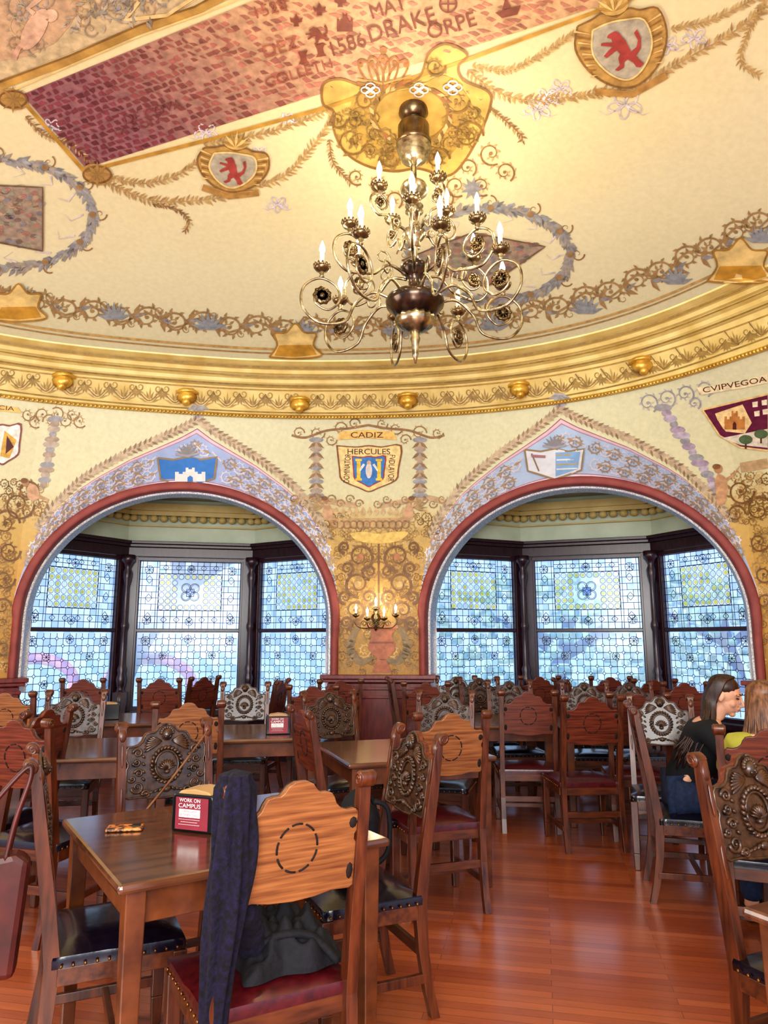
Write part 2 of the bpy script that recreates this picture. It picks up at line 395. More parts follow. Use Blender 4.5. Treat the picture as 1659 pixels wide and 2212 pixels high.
    for sz in(-1,1): z=(z0+z1)/2+sz*(h/2-.1); ring(0,z,.055,.007,8); star(0,z,.05)
    if not kind:
        for sx in(-.24,.24):
            for z in (z0+h*.35,z0+h*.68): ring(sx*w,z,.05,.007,8); star(sx*w,z,.05)
    line(-w/2,z0,w/2,z0,.012);line(-w/2,z1,w/2,z1,.012);line(-w/2,z0,-w/2,z1,.012);line(w/2,z0,w/2,z1,.012)
WB,WM,WT=.66,1.72,2.72
wn=0
for idx,(a0,b0) in enumerate(ARCH):
    Mi,e,nn,hw=frame2(a0,b0)
    def w3(x,n,z): 
        q=Mi+e*x+nn*n; return Vector((q.x,q.y,z))
    path=[(-hw,z) for z in (1.0,1.3,1.6)]+[(-hw*math.cos(PI*k/48),z0A+rise*math.sin(PI*k/48)) for k in range(49)]+[(hw,z) for z in (1.6,1.3,1.0)]
    def inn(p,d):
        x,z=p; 
        if z<=z0A: return (x-math.copysign(d,x),z)
        return (x*(1-d/hw),z0A+(z-z0A)*(1-d/rise))
    rb=MB(); sf=MB()
    rb.grid([[w3(*inn(p,d)[:1],n,inn(p,d)[1]) for p in path] for d,n in ((-.01,.0),(-.01,-.035),(.01,-.045),(.07,-.045),(.085,-.03),(.085,.1),(.0,.1))])
    sf.grid([[w3(*inn(p,d)[:1],n,inn(p,d)[1]) for p in path] for d,n in ((.08,.1),(.105,.1),(.105,.16),(.095,.16),(.095,.42),(-.1,.42))])
    o=struct(rb.build('trim_%d'%(2+idx*6),M['redband'])); ROOM.append(o)
    o2=sf.build('soffit',M['soffit'],o)
    poly=[(-2.0,.05),(-2.0,.5),(-.87,1.62),(.87,1.62),(2.0,.5),(2.0,.05)]
    bw=MB()
    for (x0,n0),(x1,n1) in zip(poly,poly[1:]):
        bw.grid([[w3(x0,n0,z),w3(x1,n1,z)] for z in (2.8,3.6)],False)
        if abs(x0-x1)<.01: bw.grid([[w3(x0,n0,z),w3(x1,n1,z)] for z in (0,2.8)],False)
    bw.add([w3(x*1.03,n,3.55) for x,n in poly],[tuple(range(6))])
    o=struct(bw.build('wall_left_bay' if idx==0 else 'wall_right_bay',M['baywall'])); ROOM.append(o)
    tw=MB()
    for (x0,n0),(x1,n1) in zip(poly[1:4],poly[2:5]):
        p=w3(x0,n0,0);q=w3(x1,n1,0); d=(q-p).normalized(); nv=Vector((-d.y,d.x,0))
        def bb(za,zb,th,off): 
            tw.bar(p+Vector((0,0,(za+zb)/2))-nv*off-d*.03,q+Vector((0,0,(za+zb)/2))-nv*off+d*.03,th,zb-za)
        bb(0,.6,.06,.0); bb(.58,.65,.16,.04); bb(2.73,2.86,.1,.02); bb(2.86,2.9,.15,.05); bb(2.9,2.94,.2,.07)
        Ls=(q-p).length; ww=1.46 if abs(x1-x0)>1.5 else 1.34
        for s_ in(-1,1):
            c_=(p+q)/2+d*s_*(Ls+ww)/4; tw.box((c_.x,c_.y,1.7),((Ls-ww)/2+.04,.12,2.1),math.atan2(d.y,d.x))
    o=struct(tw.build('trim_%d'%(3+idx*6),M['dwood'],bevel=.006)); ROOM.append(o)
    for x,n in ((-.87,1.62),(.87,1.62)):
        ps=MB(); q=w3(x*.96,n-.14,0)
        pf=[(.09,.62),(.09,.9),(.06,.92),(.045,.96),(.06,1.0),(.07,1.08),(.05,1.15),(.062,1.2),(.04,1.26),(.035,1.7),(.05,1.76),(.05,1.8),(.035,1.84),(.03,2.3),(.055,2.42),(.06,2.5),(.035,2.56),(.06,2.62),(.09,2.66),(.09,2.74)]
        ps.lathe(pf,(q.x,q.y,0),14); ps.box((q.x,q.y,.76),(.17,.17,.3),math.atan2(e.y,e.x))
        ps.build('turned_column',M['dwood'],o)
    sc=MB()
    for (x0,n0),(x1,n1) in zip(poly[1:4],poly[2:5]):
        p=w3(x0,n0-.06,0);q=w3(x1,n1-.06,0); d=(q-p).normalized(); nv=Vector((-d.y,d.x,0))
        sc.bar(p+Vector((0,0,3.42)),q+Vector((0,0,3.42)),.22,.1); sc.bar(p+Vector((0,0,3.34)),q+Vector((0,0,3.34)),.14,.06); sc.bar(p+Vector((0,0,3.17)),q+Vector((0,0,3.17)),.03,.02)
        nl=int((q-p).length/.13)
        for k in range(nl):
            c_=p.lerp(q,(k+.5)/nl)-nv*.02; sc.ell((c_.x,c_.y,3.27),(.06,.06,.05),8,6)
    o=struct(sc.build('trim_%d'%(4+idx*6),M['bayplaster'])); ROOM.append(o)
    for si,((x0,n0),(x1,n1)) in enumerate(zip(poly[1:4],poly[2:5])):
        wn+=1; p=w3(x0,n0,0);q=w3(x1,n1,0); d=(q-p).normalized(); c_=(p+q)/2
        ww=1.46 if si==1 else 1.34
        we=struct(empty('window_%d'%wn,(c_.x,c_.y,0),math.atan2(d.y,d.x))); ROOM.append(we)
        fr=MB()
        for s_ in(-1,1): fr.box((s_*(ww/2-.02),-.02,(WB+WT)/2),(.045,.07,WT-WB))
        fr.box((0,-.02,WB+.02),(ww,.08,.05)); fr.box((0,-.02,WT-.02),(ww,.08,.05))
        fr.build('window_frame',M['dwood'],we,.004)
        mr_=MB(); mr_.box((0,-.03,WM),(ww-.08,.06,.04)); mr_.build('meeting_rail',M['dwood'],we,.004)
        for nm,za,zb,kd in (('lower',WB+.045,WM-.02,0),('upper',WM+.02,WT-.045,2 if si==1 else 1)):
            ld=MB();gl_=MB();gl_.usec=True
            pane(ww-.09,za,zb,kd,ld,gl_)
            g=gl_.build(nm+'_pane',M['glass'],we); ld.build(nm+'_leading',M['lead'],g)
def pedestal(a0,b0,nm,ext=.12):
    e=(b0-a0).normalized(); nn=Vector((-e.y,e.x)); mid=(a0+b0)/2; w=(b0-a0).length+2*ext; rz=math.atan2(e.y,e.x)
    mb=MB(); c=mid+nn*.16
    def bx(dw,dd,za,zb): mb.box((c.x,c.y,(za+zb)/2),(w+dw,.5+dd,zb-za),rz)
    bx(0,0,0,1.08); bx(.08,.08,0,.16); bx(.04,.04,1.0,1.04); bx(.1,.1,1.09,1.13); bx(.16,.16,1.13,1.18)
    f=c-nn*.255
    for za in (.24,.92): mb.box((f.x,f.y,za),(w*.84,.03,.035),rz)
    for s_ in(-1,1):
        g=f+e*s_*w*.42; mb.box((g.x,g.y,.58),(.035,.03,.7),rz)
    o=struct(mb.build(nm,M['mahog'],bevel=.008)); ROOM.append(o)
pedestal(B,Cc,'trim_20'); pedestal(A1,A,'trim_21'); pedestal(D,D1,'trim_22')
mb=MB(); mb.add([(-8.5,-6,0),(8.5,-6,0),(8.5,10.6,0),(-8.5,10.6,0)],[(0,1,2,3)]); fl=struct(mb.build('floor',M['floor'])); 
ROOM.append(fl)

# ------------------------------------------------------------ murals (painted on the real surfaces)
_tc={}
def text_tris(s):
    if s in _tc:return _tc[s]
    cu=bpy.data.curves.new('t','FONT'); cu.body=s; cu.size=1; cu.resolution_u=3
    o=bpy.data.objects.new('t',cu); C.objects.link(o); bpy.context.view_layer.update()
    me=bpy.data.meshes.new_from_object(o.evaluated_get(bpy.context.evaluated_depsgraph_get()))
    vs=[(v.co.x,v.co.y) for v in me.vertices]; fs=[tuple(p.vertices) for p in me.polygons]
    bpy.data.objects.remove(o); bpy.data.curves.remove(cu); bpy.data.meshes.remove(me)
    xs=[v[0] for v in vs] or [0]; ys=[v[1] for v in vs] or [0]; cx=(min(xs)+max(xs))/2; cy=(min(ys)+max(ys))/2
    _tc[s]=([(x-cx,y-cy) for x,y in vs],fs,max(xs)-min(xs),max(ys)-min(ys)); return _tc[s]
class Paint(MB):
    def __init__(s): super().__init__(); s.usec=True; s.lay=0
    def pt(s,u,v):
        d=ray(u,v); l,n,i,_=BV.ray_cast(CAM0,d.normalized())
        if l is None: return None
        if n.dot(d)>0:n=-n
        return l+n*(.004+.0025*s.lay)
    def tri(s,a,b,c,mx,dep=0):
        ls=[math.dist(a,b),math.dist(b,c),math.dist(c,a)]; m_=max(ls)
        if m_>mx and dep<9:
            if ls[0]==m_: m=((a[0]+b[0])/2,(a[1]+b[1])/2); s.tri(a,m,c,mx,dep+1); s.tri(m,b,c,mx,dep+1)
            elif ls[1]==m_: m=((c[0]+b[0])/2,(c[1]+b[1])/2); s.tri(b,m,a,mx,dep+1); s.tri(m,c,a,mx,dep+1)
            else: m=((a[0]+c[0])/2,(a[1]+c[1])/2); s.tri(c,m,b,mx,dep+1); s.tri(m,a,b,mx,dep+1)
            return
        q=[s.pt(*a),s.pt(*b),s.pt(*c)]
        if None in q: return
        if max((q[0]-q[1]).length,(q[1]-q[2]).length)>1.0:return
        s.add(q,[(0,1,2)])
    def poly(s,pts,c,lay=None,mx=45):
        if lay is not None:s.lay=lay
        s.cur=hx(c)
        for t in geometry.tessellate_polygon([[Vector((x,y,0)) for x,y in pts]]): s.tri(pts[t[0]],pts[t[1]],pts[t[2]],mx)
    def quad(s,pts,c,lay=None):
        if lay is not None:s.lay=lay
        s.cur=hx(c) if isinstance(c,str) else c
        q=[s.pt(*p) for p in pts]
        if None not in q: s.add(q,[(0,1,2,3)])
    def stroke(s,pts,w,c,lay=None,taper=False,step=14):
        if lay is not None:s.lay=lay
        s.cur=hx(c); out=[]
        for a,b in zip(pts,pts[1:]):
            n=max(1,int(math.dist(a,b)/step))
            for k in range(n): out.append((a[0]+(b[0]-a[0])*k/n,a[1]+(b[1]-a[1])*k/n))
        out.append(pts[-1]); n=len(out); prev=None
        for i,p in enumerate(out):
            a=out[max(0,i-1)];b=out[min(n-1,i+1)]; d=(b[0]-a[0],b[1]-a[1]); l=math.hypot(*d) or 1
            ww=w/2*(math.sin(PI*min(1,max(.06,i/(n-1) if n>1 else 1)))**.6 if taper==2 else (1-.85*i/(n-1)) if taper else 1)
            ww=max(ww,.4)
            q=(s.pt(p[0]-d[1]/l*ww,p[1]+d[0]/l*ww),s.pt(p[0]+d[1]/l*ww,p[1]-d[0]/l*ww))
            if prev and None not in prev and None not in q and (q[0]-prev[0]).length<.8:
                s.add([prev[0],prev[1],q[1],q[0]],[(0,1,2,3)])
            prev=q
    def disc(s,x,y,rx,ry,c,lay=None,n=16,rot=0,mx=45):
        cr,sr=math.cos(rot),math.sin(rot)
        pts=[]
        for k in range(n):
            a=2*PI*k/n; p,q=rx*math.cos(a),ry*math.sin(a); pts.append((x+p*cr-q*sr,y+p*sr+q*cr))
        s.poly(pts,c,lay,mx)
    def ring(s,x,y,rx,ry,w,c,lay=None,n=40,rot=0,a0=0,a1=2*PI):
        cr,sr=math.cos(rot),math.sin(rot); pts=[]
        for k in range(n+1):
            a=a0+(a1-a0)*k/n; p,q=rx*math.cos(a),ry*math.sin(a); pts.append((x+p*cr-q*sr,y+p*sr+q*cr))
        s.stroke(pts,w,c,lay,step=60)
    def leaf(s,x,y,a,l,w,c,lay=None):
        if lay is not None:s.lay=lay
        s.cur=hx(c); ca,sa=math.cos(a),math.sin(a)
        q=[s.pt(x+ca*p-sa*r,y+sa*p+ca*r) for p,r in ((0,0),(l*.4,w/2),(l,0),(l*.4,-w/2))]
        if None not in q and (q[0]-q[2]).length<1: s.add(q,[(0,1,2,3)])
    def spiral(s,x,y,r,a0,dr,w,c,turns=1.4,lay=None,ky=1,leaves=None):
        n=int(16*turns)+2; pts=[]
        for k in range(n+1):
            f=k/n; a=a0+dr*2*PI*turns*f; q=r*(1-f)**.9+1
            pts.append((x+q*math.cos(a),y+ky*q*math.sin(a)))
        s.stroke(pts,w,c,lay,taper=True,step=50)
        if leaves:
            for k in range(1,n-4,2):
                p=pts[k]; a=math.atan2(p[1]-y,p[0]-x); s.leaf(p[0],p[1],a+dr*.9,r*.42,r*.2,leaves)
            s.disc(x,y,r*.16,r*.16*ky,c,n=8)
    def text(s,t,x,y,size,ang,c,lay=None,wid=None,shear=0):
        if lay is not None:s.lay=lay
        s.cur=hx(c); vs,fs,w,h=text_tris(t); sx=(wid/w) if wid else size/.7; sy=size/.7
        ca,sa=math.cos(ang),math.sin(ang); q=[]
        for a,b in vs:
            a=a*sx+b*sy*shear; b=-b*sy; q.append(s.pt(x+a*ca-b*sa,y+a*sa+b*ca))
        if None in q: return
        s.add(q,fs)
    def done(s,name,parent,mt='paint',label=None):
        if not s.v: return
        o=s.build(name,M[mt],parent)
        if label:o['label']=label
        return o
def resample(path,step):
    out=[];acc=0
    for a,b in zip(path,path[1:]):
        L=math.dist(a,b); d=(b[0]-a[0],b[1]-a[1]); an=math.atan2(d[1],d[0])
        while acc<L: out.append((a[0]+d[0]*acc/L,a[1]+d[1]*acc/L,an)); acc+=step
        acc-=L
    return out
def smooth(path,n=8):
    out=[]
    for i in range(len(path)-1):
        p0=path[max(0,i-1)];p1=path[i];p2=path[i+1];p3=path[min(len(path)-1,i+2)]
        for k in range(n):
            t=k/n
            out.append(tuple(.5*((2*p1[j])+(-p0[j]+p2[j])*t+(2*p0[j]-5*p1[j]+4*p2[j]-p3[j])*t*t+(-p0[j]+3*p1[j]-3*p2[j]+p3[j])*t**3) for j in range(len(p1))))
    out.append(tuple(path[-1])); return out
GOLD='bc9c64';BRN='987650';GRY='9c9ca0';LIL='d4ccd4';TAN='c4a874'
def garland(s,path,c=GOLD,size=20,lay=1,c2=None):
    s.stroke(path,2.2,c,lay)
    for k,(x,y,a) in enumerate(resample(path,size*.55)):
        for sd in(-1,1): s.leaf(x,y,a+sd*(.75+RN.uniform(-.25,.25)),size*RN.uniform(.7,1.2),size*.28,c2 if c2 and k%3==0 else RN.choice([c,c,TAN]),lay)
def rinceau(s,path,r,c,c2,lay=1):
    pts=resample(path,r*1.75)
    s.stroke(smooth([(x,y+(r*.4 if k%2 else -r*.4)) for k,(x,y,a) in enumerate(pts)],3),4.5,c,lay)
    for k,(x,y,a) in enumerate(pts):
        sd=1 if k%2 else -1
        s.spiral(x,y+sd*r*.1,r*.9,a+(PI if sd>0 else 0),sd,5,c,1.6,lay,.8,leaves=c)
        for q in range(3):
            s.leaf(x+r*.9,y,a+(-1.2+q*.9)*sd,r*.9,r*.3,c2 if q==1 else c,lay)
        s.spiral(x+r*.8,y+sd*r*.5,r*.4,a,-sd,3,c,1.2,lay)
# --- brick panel
s=Paint(); P00=(48,203);P01=(185,362);P10=(1100,-225);P11=(1530,-62)
NB,NR=74,15
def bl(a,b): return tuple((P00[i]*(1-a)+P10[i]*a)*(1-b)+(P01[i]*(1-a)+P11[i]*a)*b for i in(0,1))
s.lay=0
def mixc(a,b,g): return [hx(a)[k]*(1-g)+hx(b)[k]*g for k in range(3)]
for j in range(NR):
    for i in range(0,NB):
        a0=i/NB;a1=(i+1)/NB
        if min(bl(a0,0)[1],bl(a0,1)[1])>-260:
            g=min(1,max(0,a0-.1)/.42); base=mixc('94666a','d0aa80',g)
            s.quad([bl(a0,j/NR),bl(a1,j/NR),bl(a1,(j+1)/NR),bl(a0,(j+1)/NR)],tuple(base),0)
            off=.5 if j%2 else 0; g0=.12+RN.random()*.15
            q0=(i+off+g0)/NB; q1=(i+off+1-RN.random()*.3)/NB
            if q1>1 or RN.random()<.08+.35*g: continue
            v_=RN.uniform(.75,1.35); bc=[c_*v_ for c_ in mixc('7a3c44','bc8068',g*RN.uniform(.8,1))]
            jt=lambda:RN.uniform(-.18,.18)
            s.quad([bl(q0+jt()/NB,(j+.18+jt())/NR),bl(q1+jt()/NB,(j+.16+jt())/NR),bl(q1+jt()/NB,(j+.84+jt())/NR),bl(q0+jt()/NB,(j+.82+jt())/NR)],tuple(bc),1)
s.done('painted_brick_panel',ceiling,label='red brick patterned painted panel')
s=Paint(); an=-.30
for t,x,y,sz,w,TX in (('1528',585,14,26,70,'a4604c'),('MAT',838,12,30,78,'844838'),('DRAKE',868,50,36,150,'844838'),('ORPE',975,52,32,108,'844838'),('DEZ',607,98,28,78,'a0604c'),('1586',752,92,32,76,'844838'),('GOLLETH',645,155,22,150,'9c5c4c'),('DE COVA',330,238,20,130,'84484a'),('LA COLA',300,270,13,110,'84484a')):
    s.text(t,x,y,sz,an,TX,3,w)
TX='844838'
for x,y in ((640,42),(690,18),(735,0)):
    s.poly([(x,y-16),(x+6,y-4),(x+14,y-8),(x+12,y+2),(x+4,y+4),(x+6,y+12),(x-6,y+12),(x-4,y+4),(x-12,y+2),(x-14,y-8),(x-6,y-4)],TX,3)
def castle(s,x,y,w,h,c,lay,c2=None):
    a=w/2
    s.poly([(x-a,y+h/2),(x-a,y-h*.2),(x-a*.75,y-h*.2),(x-a*.75,y-h*.05),(x-a*.5,y-h*.05),(x-a*.5,y-h*.2),(x-a*.3,y-h*.2),(x-a*.3,y-h/2),(x-a*.12,y-h/2),(x-a*.12,y-h*.38),(x+a*.12,y-h*.38),(x+a*.12,y-h/2),(x+a*.3,y-h/2),(x+a*.3,y-h*.2),(x+a*.5,y-h*.2),(x+a*.5,y-h*.05),(x+a*.75,y-h*.05),(x+a*.75,y-h*.2),(x+a,y-h*.2),(x+a,y+h/2)],c,lay)
    if c2: s.poly([(x-a*.18,y+h/2),(x-a*.18,y+h*.2),(x,y+h*.06),(x+a*.18,y+h*.2),(x+a*.18,y+h/2)],c2,lay+1)
castle(s,745,45,34,40,TX,3)
LION=[(.30,.05),(.42,.02),(.50,.08),(.55,.18),(.62,.30),(.66,.45),(.70,.58),(.85,.50),(.92,.35),(.86,.15),(.95,.08),(1.0,.30),(.95,.55),(.80,.70),(.85,.80),(.95,.92),(.85,1.0),(.75,.97),(.70,.85),(.58,.75),(.48,.80),(.45,.92),(.30,.98),(.22,.94),(.36,.85),(.36,.68),(.42,.58),(.36,.48),(.22,.55),(.08,.62),(.02,.56),(.16,.45),(.28,.38),(.14,.34),(.0,.30),(.02,.24),(.18,.26),(.30,.28),(.28,.18),(.18,.14),(.22,.08)]
def lion(s,x,y,w,h,rot,c,lay):
    cr,sr=math.cos(rot),math.sin(rot); s.poly([(x+(a-.5)*w*cr-(b-.5)*h*sr,y+(a-.5)*w*sr+(b-.5)*h*cr) for a,b in LION],c,lay)
lion(s,686,72,50,38,an,TX,3)
for x,y in ((655,120),(692,105)): s.poly([(x-12,y-10),(x+10,y-15),(x+6,y-4),(x+8,y+8),(x+14,y+12),(x-10,y+16),(x-5,y+8),(x-7,y-2)],TX,3)
s.poly([(1070,24),(1125,8),(1118,28),(1085,36)],TX,3); s.poly([(1085,18),(1092,-10),(1104,12)],TX,3)
s.ring(968,5,18,18,4,TX,3); s.stroke([(950,5),(986,5)],4,TX,3); s.stroke([(968,-13),(968,23)],4,TX,3)
s.done('painted_lettering',ceiling,label='dark red painted lettering and emblems')
s=Paint()
s.stroke([(-20,190),(150,128),(300,62),(420,22),(520,-30)],20,'c8a058',1); s.stroke([(-20,182),(150,118),(300,52),(420,12),(500,-32)],4,'94703c',2); s.stroke([(0,205),(150,140),(300,76),(440,26),(540,-15)],4,'ecd08c',2)
s.stroke([(185,368),(450,300),(700,232),(1000,130),(1380,-12)],8,'c89c48',2); s.stroke([(40,205),(182,368)],8,'c89c48',2)
for x,y in ((28,212),(210,375)):
    s.disc(x,y,34,22,'c09a5c',2,rot=.3); s.ring(x,y,30,18,4,'8c6840',3)
    for k in range(8): s.leaf(x,y,k*PI/4,30,9,'b08c54',3)
s.done('painted_gold_border',ceiling,'gildpaint')
s=Paint()
s.poly([(0,-30),(470,-30),(400,15),(280,60),(140,118),(0,172)],'ccb890',0)
s.poly([(-10,-30),(180,-30),(175,10),(150,55),(120,90),(60,120),(0,130)],'c6a684',1)
for k in range(26):
    x=RN.uniform(0,360);y=RN.uniform(-20,120-x*.3); s.spiral(x,y,RN.uniform(14,34),RN.uniform(0,6),RN.choice((-1,1)),4,RN.choice([GRY,'a0907a','bca47c','ae8c6a']),1.3,2,leaves=RN.choice([None,'a89a84']))
for k in range(40):
    x=RN.uniform(120,330);y=RN.uniform(0,60); s.leaf(x,y,RN.uniform(0,6),22,8,RN.choice(['9c9688','b8aa94','867c70']),3)
s.disc(75,60,22,50,'d4b094',3,rot=.5); s.disc(110,30,15,14,'d8b89c',3); s.stroke([(80,70),(40,100),(30,125)],12,'cca48a',3); s.stroke([(90,40),(60,15),(90,-10)],11,'d0b094',3)
s.stroke([(300,0),(270,40),(360,30),(420,-10)],8,'dcc088',3)
s.done('painted_allegory',ceiling)
s=Paint()
cart=smooth([(695,205),(700,178),(735,168),(790,185),(850,185),(905,165),(925,115),(955,93),(985,98),(1010,118),(990,140),(1000,170),(1055,196),(1058,230),(1035,290),(1000,350),(965,378),(905,362),(850,368),(790,355),(745,325),(722,280),(722,240),(700,225),(695,205)],5)
s.poly(cart[:-1],'d4b868',1); s.stroke(cart,5,'987244',3)
s.poly(smooth([(760,215),(800,200),(890,190),(960,160),(1010,205),(1020,250),(985,320),(940,345),(860,340),(790,320),(755,270),(760,215)],4)[:-1],'bc9a50',2)
s.ring(888,245,80,62,7,'96743c',4)
for k in range(46):
    a=k*2*PI/46; s.leaf(888+80*math.cos(a),245+62*math.sin(a),a+1.2+RN.uniform(-.4,.4),22,9,RN.choice(['987c44','80623a','ccb078','9c6448']),4)
for k in range(70):
    a=RN.uniform(0,PI); q=RN.uniform(75,135); s.spiral(888+q*1.1*math.cos(a),235+q*.9*math.sin(a),RN.uniform(7,17),RN.uniform(0,6),RN.choice((-1,1)),3,RN.choice(['947a48','80643c','a48850']),1.3,4,leaves='a48850')
for x,y,r,d in ((760,300,34,1),(1010,290,34,-1),(790,215,26,-1),(985,215,28,1),(940,140,22,1),(840,335,24,1),(945,340,26,-1),(730,255,20,1)):
    s.spiral(x,y,r,0,d,5,'8c6c3c',1.5,5,leaves='a88854')
for x,y in ((800,190),(978,185),(905,190)):
    for k in range(4): s.ring(x+10*math.cos(k*1.57),y+8*math.sin(k*1.57),10,7,3,LIL,6,n=12)
s.done('gilded_rosette',ceiling,'gildpaint','golden cartouche round the chandelier fixing')
s=Paint()
for dx in (-52,-26,0,26,52): s.ring(828+dx*.6,150-abs(dx)*-.1,14,34,4,'a07040',3,n=20,rot=dx*.012)
s.stroke([(770,178),(828,190),(890,172)],9,'a07040',3); s.stroke([(772,168),(828,178),(888,162)],4,'c09858',3)
s.disc(828,106,8,8,'a07040',3)
for k in range(5): s.disc(780+24*k,128+abs(k-2)*5,5,5,'a07040',3,n=8)
s.done('painted_crown',ceiling)
s=Paint()
g1=smooth([(205,372),(300,395),(380,378),(430,345)],8); g2=smooth([(215,385),(320,430),(420,432),(500,420),(560,400),(620,375),(680,310),(712,262),(715,235)],8)
g3=smooth([(440,310),(560,290),(640,265),(710,235)],8)
for g in (g1,g2,g3): garland(s,g,GOLD,17,1,'b08c60')
garland(s,smooth([(330,440),(380,450),(408,475),(400,497)],6),BRN,12,1)
g4=smooth([(1010,150),(1060,190),(1130,215),(1220,210),(1290,200),(1380,185),(1440,150),(1500,115),(1580,70),(1659,10)],8)
g5=smooth([(1020,140),(1100,150),(1180,110),(1240,70)],8); g6=smooth([(1000,190),(1080,250),(1125,290),(1125,305)],8)
garland(s,g4,GOLD,21,1,'b08c60'); garland(s,g5,GOLD,16,1); garland(s,g6,BRN,13,1)
garland(s,smooth([(1450,60),(1540,40),(1640,-10)],6),GOLD,16,1)
garland(s,smooth([(1659,-10),(1620,60),(1600,130),(1640,160)],6),GOLD,16,1)
garland(s,smooth([(55,250),(95,290),(150,310),(200,352)],6),BRN,15,1)
garland(s,smooth([(712,300),(720,350),(760,395)],6),BRN,12,1)
s.done('painted_garlands',ceiling)
s=Paint()
for x,y,sz in ((445,285,16),(600,440,14),(560,330,12),(1160,235,18),(1350,225,24),(1180,210,16),(1440,95,16),(110,270,12),(620,255,10),(1210,190,16),(1500,80,18)):
    for k in range(5):
        a=k*1.26+.4; s.ring(x+sz*.9*math.cos(a),y+sz*.6*math.sin(a),sz*.7,sz*.4,3,LIL,1,n=12,rot=a)
    s.stroke([(x,y),(x-sz*1.6,y+sz*.9),(x-sz*2.4,y+sz*.5)],4,LIL,1,True); s.stroke([(x,y),(x+sz*1.6,y+sz*.9),(x+sz*2.4,y+sz*.6)],4,LIL,1,True)
s.done('painted_ribbons',ceiling)
def crest(x,y,rx,ry,rot,lw):
    s=Paint(); cr,sr=math.cos(rot),math.sin(rot)
    T=lambda p,q:(x+p*rx*cr-q*ry*sr,y+p*rx*sr+q*ry*cr)
    sh=smooth([T(*p) for p in ((-.9,-.75),(-.55,-.85),(-.3,-.95),(0,-.8),(.3,-.95),(.55,-.85),(.95,-.8),(1.05,-.2),(.85,.4),(.45,.85),(0,1.02),(-.45,.85),(-.85,.4),(-1.05,-.2),(-.9,-.75))],4)
    s.poly(sh[:-1],'bc9858',2); s.stroke(sh,4,'8c6a3c',3)
    for sd in (-1,1):
        for k in range(9):
            p0=T(sd*(1.0-.02*k),-.65+.15*k); p1=T(sd*(.66),-.5+.13*k); s.stroke([p0,p1],5,'946f3a' if k%2 else 'e0c084',4,True)
    ins=smooth([T(*p) for p in ((-.58,-.6),(-.2,-.7),(.2,-.7),(.6,-.6),(.68,0),(.4,.55),(0,.8),(-.4,.55),(-.68,0),(-.58,-.6))],4)
    s.poly(ins[:-1],'b4ac98',5); s.stroke(ins,4,'e0c88c',6)
    lion(s,x,y+2,lw,lw*1.02,rot,'a84a44',7)
    c0=T(0,-1.1); s.disc(c0[0],c0[1],rx*.34,ry*.26,'ccac68',4,14,rot)
    for k in range(7): s.leaf(c0[0],c0[1]+ry*.15,-PI/2+(k-3)*.4+rot,rx*.5,7,'e4c480' if k%2 else 'b08c4c',5)
    s.stroke([T(-.8,.95),T(0,1.2),T(.85,.9)],14,'b48c50',3)
    s.done('painted_crest',ceiling,label='oval crest with a red rampant lion')
crest(502,362,74,50,.12,58); crest(1345,100,96,86,-.2,88)
def wreath(x,y,rx,ry,dia):
    s=Paint()
    for k in range(100):
        a=2*PI*k/100; px=x+rx*math.cos(a);py=y+ry*math.sin(a)
        for j in range(4): s.leaf(px,py,a+PI/2+RN.uniform(-.8,.8),24,10,RN.choice([GRY,'a4aaae','8c9094','aaa296','a09c98']),1)
    for k in range(12):
        a=2*PI*k/12; px=x+rx*math.cos(a);py=y+ry*math.sin(a); s.disc(px,py,8,7,'a48660',2,8)
        s.spiral(px+16*math.cos(a),py+12*math.sin(a),14,a,1,3,BRN,1.2,1)
    for k in range(14):
        a=2*PI*k/14; s.stroke([(x+rx*.9*math.cos(a),y+ry*.9*math.sin(a)),(x+rx*.78*math.cos(a+.15),y+ry*.8*math.sin(a+.15)),(x+rx*.7*math.cos(a),y+ry*.7*math.sin(a))],4,LIL,1,True)
    s.poly(dia,'a49484',2)
    for k in range(110):
        a,b=RN.random(),RN.random(); p=[ (dia[0][i]*(1-a)+dia[1][i]*a)*(1-b)+(dia[3][i]*(1-a)+dia[2][i]*a)*b for i in(0,1)]
        s.disc(p[0],p[1],8,5,RN.choice(['84726a','aa8074','9c9c88','b49c84','8c8a90']),3,6)
    s.stroke(dia+[dia[0]],3,'7c6450',4)
    s.done('painted_wreath',ceiling,label='grey leaf wreath around a mottled square')
wreath(1060,548,172,100,[(868,560),(1020,500),(1178,530),(1050,618)])
wreath(-5,462,205,118,[(-60,395),(92,402),(92,540),(-60,510)])
s=Paint()
band=[proj(ceilp(math.radians(th),.9)) for th in range(158,24,-3)]
rinceau(s,band,34,'a88c62',GRY,1)
lowl=[proj(ceilp(math.radians(th),.965)) for th in range(158,24,-3)]
s.stroke(lowl,5,'c8a86c',1); s.stroke([(x,y+9) for x,y in lowl],3,'b0905c',1)
for x,y,a in resample(band,205):
    for k in range(7): s.leaf(x+60,y+16,-PI/2+(k-3)*.42,40,11,'98a0a8',3)
s.done('painted_scroll_border',ceiling)
s=Paint()
for x,y,w in ((40,655,60),(638,738,56),(1600,565,72)):
    sh=smooth([(x-w,y+w*.55),(x-w*.7,y+w*.1),(x-w*.8,y-w*.35),(x-w*.35,y-w*.4),(x,y-w*.75),(x+w*.35,y-w*.4),(x+w*.8,y-w*.35),(x+w*.7,y+w*.1),(x+w,y+w*.5),(x,y+w*.62),(x-w,y+w*.55)],4)[:-1]
    s.poly(sh,'f4dc98',4); s.stroke(sh+[sh[0]],4,'b89048',5); s.poly([(x-w*.8,y+w*.5),(x-w*.62,y+w*.1),(x+w*.62,y+w*.08),(x+w*.82,y+w*.46),(x,y+w*.55)],'d8a848',5)
